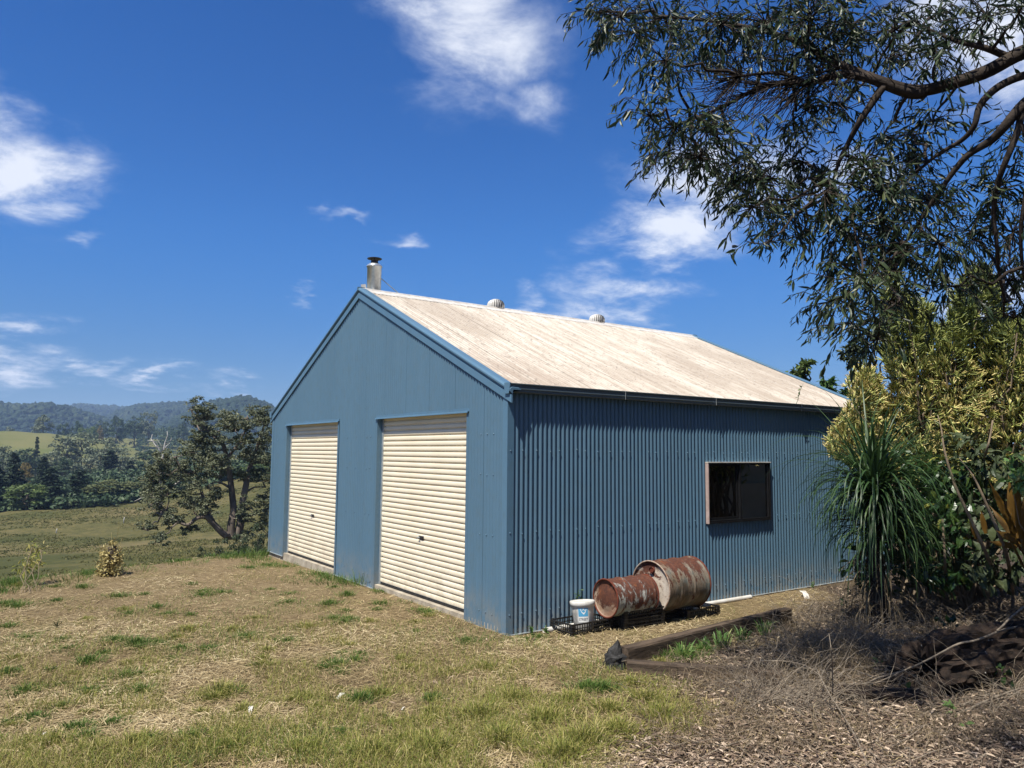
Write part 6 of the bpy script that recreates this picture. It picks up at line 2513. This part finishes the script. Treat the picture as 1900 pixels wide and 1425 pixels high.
for (u, v, r, h, g) in TUFTS:
    r = r * 1.2
    p, k = ground_hit(u, v)
    if k > 40:
        continue
    n = int(50 + r * (9 if h > .08 else 7))
    rr = r * k / FPX
    n = int(n * 1.3)
    a, q = RNG.uniform(0, 2 * PI, n), rr * np.abs(RNG.normal(0, .62, n))
    X, Y = p[0] + q * np.cos(a) * 1.1, p[1] + q * np.sin(a) * 1.1
    ok = ~((X > -.03) & (Y > -.03) & (X < LEN) & (Y < W))
    X, Y, q, a = X[ok], Y[ok], q[ok], a[ok]
    n = len(X)
    D = np.stack([np.cos(a) * q / rr * .9, np.sin(a) * q / rr * .9, np.full(n, 1.0)], 1) + RNG.normal(0, .3, (n, 3))
    (mg if g else mb).blades(np.stack([X, Y, hgt(X, Y)], 1), D, h * RNG.uniform(.4, 1.15, n), RNG.uniform(.003, .0065, n), RNG.uniform(.2, .9, n))
# taller grass against the gable wall and round the far corner of the pad
for (x, y, r, h, m_) in [(-.28, 7.62, .22, .24, 220), (-.62, 7.5, .25, .16, 200), (-1.0, 7.25, .28, .11, 180), (-.35, 7.1, .2, .10, 140), (-.2, 6.2, .22, .07, 120), (-.22, 5.0, .2, .10, 140), (-.14, 4.25, .16, .13, 170), (-.12, 3.75, .16, .14, 190), (-.10, 3.45, .07, .30, 34),
                         (-.10, 4.6, .16, .10, 120), (-.3, 4.0, .25, .08, 160), (-.55, 4.4, .3, .06, 140), (-.08, 2.9, .08, .07, 40), (-.1, 2.0, .1, .05, 40), (-.07, 1.3, .08, .05, 30), (-.5, 6.6, .3, .07, 160), (-1.6, 6.9, .35, .09, 160), (-2.5, 6.4, .35, .10, 150), (-3.3, 6.1, .3, .14, 150), (-4.0, 5.7, .35, .18, 170), (-4.4, 5.4, .3, .16, 120)]:
    a, q = RNG.uniform(0, 2 * PI, m_), r * np.sqrt(RNG.random(m_))
    X, Y = x + q * np.cos(a), y + q * np.sin(a) * 1.4
    ok = X < -.02
    X, Y, a = X[ok], Y[ok], a[ok]
    mg.blades(np.stack([X, Y, hgt(X, Y)], 1), np.stack([np.cos(a) * .4, np.sin(a) * .4, np.full(len(X), 1.0)], 1) + RNG.normal(0, .25, (len(X), 3)), h * RNG.uniform(.45, 1.15, len(X)), RNG.uniform(.004, .008, len(X)), RNG.uniform(.15, .8, len(X)))
tag(mb.build('dry_grass', L_['grass_yellow']), 'short yellowing grass across the near part of the yard', 'grass', kind='stuff')
tag(mg.build('green_grass', L_['grass_green']), 'green grass tufts dotted over the dry yard', 'grass', kind='stuff')

# iris-like clumps in the sunny strip of the bed
for i, (u, v, r, h, lab) in enumerate([(1265, 1218, 26, .22, 'clump of green strap leaves behind the front sleeper'), (1340, 1200, 22, .22, 'pale green iris clump in the middle of the bed edge'), (1375, 1192, 18, .24, 'tall pale iris leaves right of the middle clump'),
                                       (1418, 1178, 16, .22, 'last iris clump along the long sleeper, partly in shade'), (1310, 1208, 16, .18, 'small iris clump with pale yellow leaves')]):
    p, k = ground_hit(u, v)
    e = thing('iris_clump', lab, 'plant', p, 0, 'iris clumps in the garden bed')
    n = 30 + r
    a, q = RNG.uniform(0, 2 * PI, n), r * k / FPX * RNG.random(n) * .6
    X, Y = q * np.cos(a), q * np.sin(a)
    m = MB()
    m.blades(np.stack([X, Y, np.zeros(n)], 1), np.stack([np.cos(a) * .35, np.sin(a) * .35, np.full(n, 1.0)], 1) + RNG.normal(0, .22, (n, 3)), h * RNG.uniform(.6, 1.1, n), RNG.uniform(.010, .018, n), RNG.uniform(.2, 1.0, n))
    m.build('leaves', L_['iris'], e)

# the dry climber heaped on a stump at the edge of the pad, and the yellow weed near it
p, k = ground_hit(203, 1068)
e = thing('vine_covered_stump', 'stump smothered in dry yellow vine at the edge of the slope', 'plant', p)
m = MB()
m.tube(limb((0, 0, -.1), (.02, 0, .42), 4, .03), np.linspace(.09, .06, 4), 8)
m.build('stump', M_['bark'], e, True)
m, m2 = MB(), MB()
n = 700
d = RNG.normal(0, 1, (n, 3))
d /= np.linalg.norm(d, axis=1)[:, None]
d[:, 2] = np.abs(d[:, 2])
Pn = d * (.17, .17, .50) * RNG.uniform(.55, 1.05, (n, 1))
m.leaves(Pn, d + RNG.normal(0, .7, (n, 3)), RNG.normal(0, .6, (n, 3)) + d, .045 * RNG.uniform(.5, 1.3, n), .026, .2, .3)
m.build('leaves', L_['vine_dry'], e)
q = RNG.normal(0, 1, (60, 3))
q /= np.linalg.norm(q, axis=1)[:, None]
q[:, 2] = np.abs(q[:, 2])
m2.sticks(q * (.08, .08, .2), q * (.22, .22, .60) * RNG.uniform(.7, 1.25, (60, 1)), .003, .0015, 3)
m2.build('stems', L_['vine_dry'], e)

p, k = ground_hit(60, 1100)
leafy_shrub('yellow_weed', 'wispy yellow flowering weed standing at the far left edge of the pad', tuple(p),
            [(55, 1040, k + .5, 18, 12), (45, 1055, k + .5, 18, 10), (68, 1045, k + .5, 14, 10), (75, 1020, k + .6, 10, 14), (60, 1015, k + .6, 8, 14)], 260, (.07, .018), 'grass_yellow', None, 'weed', stem_r=.004)
p, k = ground_hit(105, 1165)
weed_ = thing('dark_weed', 'small dark spiky weed standing in the dry yard at the left', 'weed', p)
m = MB()
n = 26
m.blades(np.zeros((n, 3)), rdir(n, RNG.uniform(.8, 2.5, n)), RNG.uniform(.06, .14, n), .006, .4)
m.build('leaves', L_['bush'], weed_)
p, k = ground_hit(93, 1245)
weed_ = thing('rosette_weed', 'low dark green rosette weed near the left edge of the yard', 'weed', p)
m = MB()
n = 40
D = rdir(n, RNG.uniform(.1, 1.2, n))
m.leaves(np.zeros((n, 3)), D, np.tile((0, 0, 1.0), (n, 1)), RNG.uniform(.04, .075, n), .022, .15, .3)
m.build('leaves', L_['under'], weed_)

# scraps of white litter
for (u, v, s, lab) in ((632, 1297, .05, 'curled white scrap lying in the grass'), (465, 1322, .045, 'crumpled whitish scrap in the near grass'), (748, 1318, .02, 'tiny white scrap in the grass to the right'), (1492, 1108, .12, 'patch of white rubble by the shed wall'), (82, 1367, .03, 'pale flat chip at the bottom left')):
    p, k = ground_hit(u, v)
    m = MB()
    n = 8
    V = []
    for i in range(n):
        a = i / (n - 1) * 2.2
        for w in (-.4, .4):
            V.append((s * (i / (n - 1) - .5) * 2, s * w * RNG.uniform(.5, 1), s * .5 * math.sin(a) + RNG.normal(0, s * .05)))
    m.add(V, [(2 * i, 2 * i + 1, 2 * i + 3, 2 * i + 2) for i in range(n - 1)])
    o = m.build('litter_scrap', M_['cap'])
    o.location = p + (0, 0, .01)
    o.rotation_euler = (0, 0, RNG.uniform(0, 3))
    tag(o, lab, 'scrap', 'white scraps in the yard')

# pasture tussocks down the slope
mb = MB()
n = 42000
r_ = 14 + 130 * RNG.random(n) ** 1.1
a_z = RNG.uniform(rad(66), rad(112), n)
X, Y = CAM[0] + r_ * np.cos(a_z), CAM[1] + r_ * np.sin(a_z)
s_ = (Y - 8.05 - .42 * X) / 1.085
ok = (s_ > .4) & (s_ < 125) & (fbm(X * .12, Y * .12, 91) > .42)
X, Y, r_ = X[ok], Y[ok], r_[ok]
n = len(X)
for q in range(4):
    xx, yy = X + RNG.normal(0, .12, n), Y + RNG.normal(0, .12, n)
    mb.blades(np.stack([xx, yy, hgt(xx, yy) - .02], 1), rdir(n, RNG.uniform(.7, 2, n)), RNG.uniform(.10, .34, n), .012 + r_ * .0007, RNG.uniform(.2, .9, n))
tag(mb.build('pasture_grass', L_['pasture']), 'tussocky pasture grass on the slope below the yard', 'grass', kind='stuff')

# fence posts in the paddock
for (u, v, h, lab) in ((104, 990, 9, 'leaning grey fence post standing in the paddock, left of the stump'), (229, 972, 12, 'dark fence post in the middle of the paddock')):
    p, k = ground_hit(u, v)
    m = MB()
    hh = h / FPX * k
    m.tube([(0, 0, -.1), (.02, 0, hh * .6), (.08, 0, hh)], [.06, .055, .05], 7)
    o = m.build('fence_post', M_['deadwood'], None, True)
    o.location = p
    tag(o, lab, 'post', 'fence posts in the paddock')

# farm buildings on the hill
for (u, k, w, h, lab) in ((94, 462, 15, 6, 'white roofed farmhouse on the hill beside the lone tree'), (130, 455, 5, 5, 'tiny white shed on the hill among green trees'), (47, 470, 7, 4, 'small white outbuilding left of the lone tree'), (36, 468, 5, 3, 'smallest pale hut at the left of the hill')):
    b = base_at(u, k)
    e = thing('farm_building', lab, 'building', b, YAW + .3, 'farm buildings on the hill')
    ww, hh = w / FPX * k, h / FPX * k
    m = MB()
    m.box((-ww * .35, -ww * .5, -1), (ww * .35, ww * .5, hh * .6))
    m.build('wall', M_['cap'], e)
    m = MB()
    m.extrude([(-ww * .42, hh * .55), (0, hh * 1.05), (ww * .42, hh * .55)], (0, -ww * .55, 0), (0, ww * .55, 0), (1, 0, 0), (0, 0, 1))
    m.build('roof', M_['white'], e)

# ------------------------------------------------------------------ the air between here and the hills
mb = MB()
mb.box((CAM[0] - 4300, CAM[1] - 4300, min(ZMIN, -21) - 1), (CAM[0] + 4300, CAM[1] + 4300, 205))
hz = mb.build('haze', None)
hm = bpy.data.materials.new('haze')
hm.use_nodes = True
hm.node_tree.nodes.clear()
ho = hm.node_tree.nodes.new('ShaderNodeOutputMaterial')
hv = hm.node_tree.nodes.new('ShaderNodeVolumePrincipled')
hv.inputs['Color'].default_value = (.46, .66, 1.0, 1)
hv.inputs['Density'].default_value = 0.00021
hv.inputs['Anisotropy'].default_value = 0.0
hm.node_tree.links.new(hv.outputs[0], ho.inputs['Volume'])
hz.data.materials.append(hm)
tag(hz, 'thin blue haze over the valley', 'haze', kind='stuff')
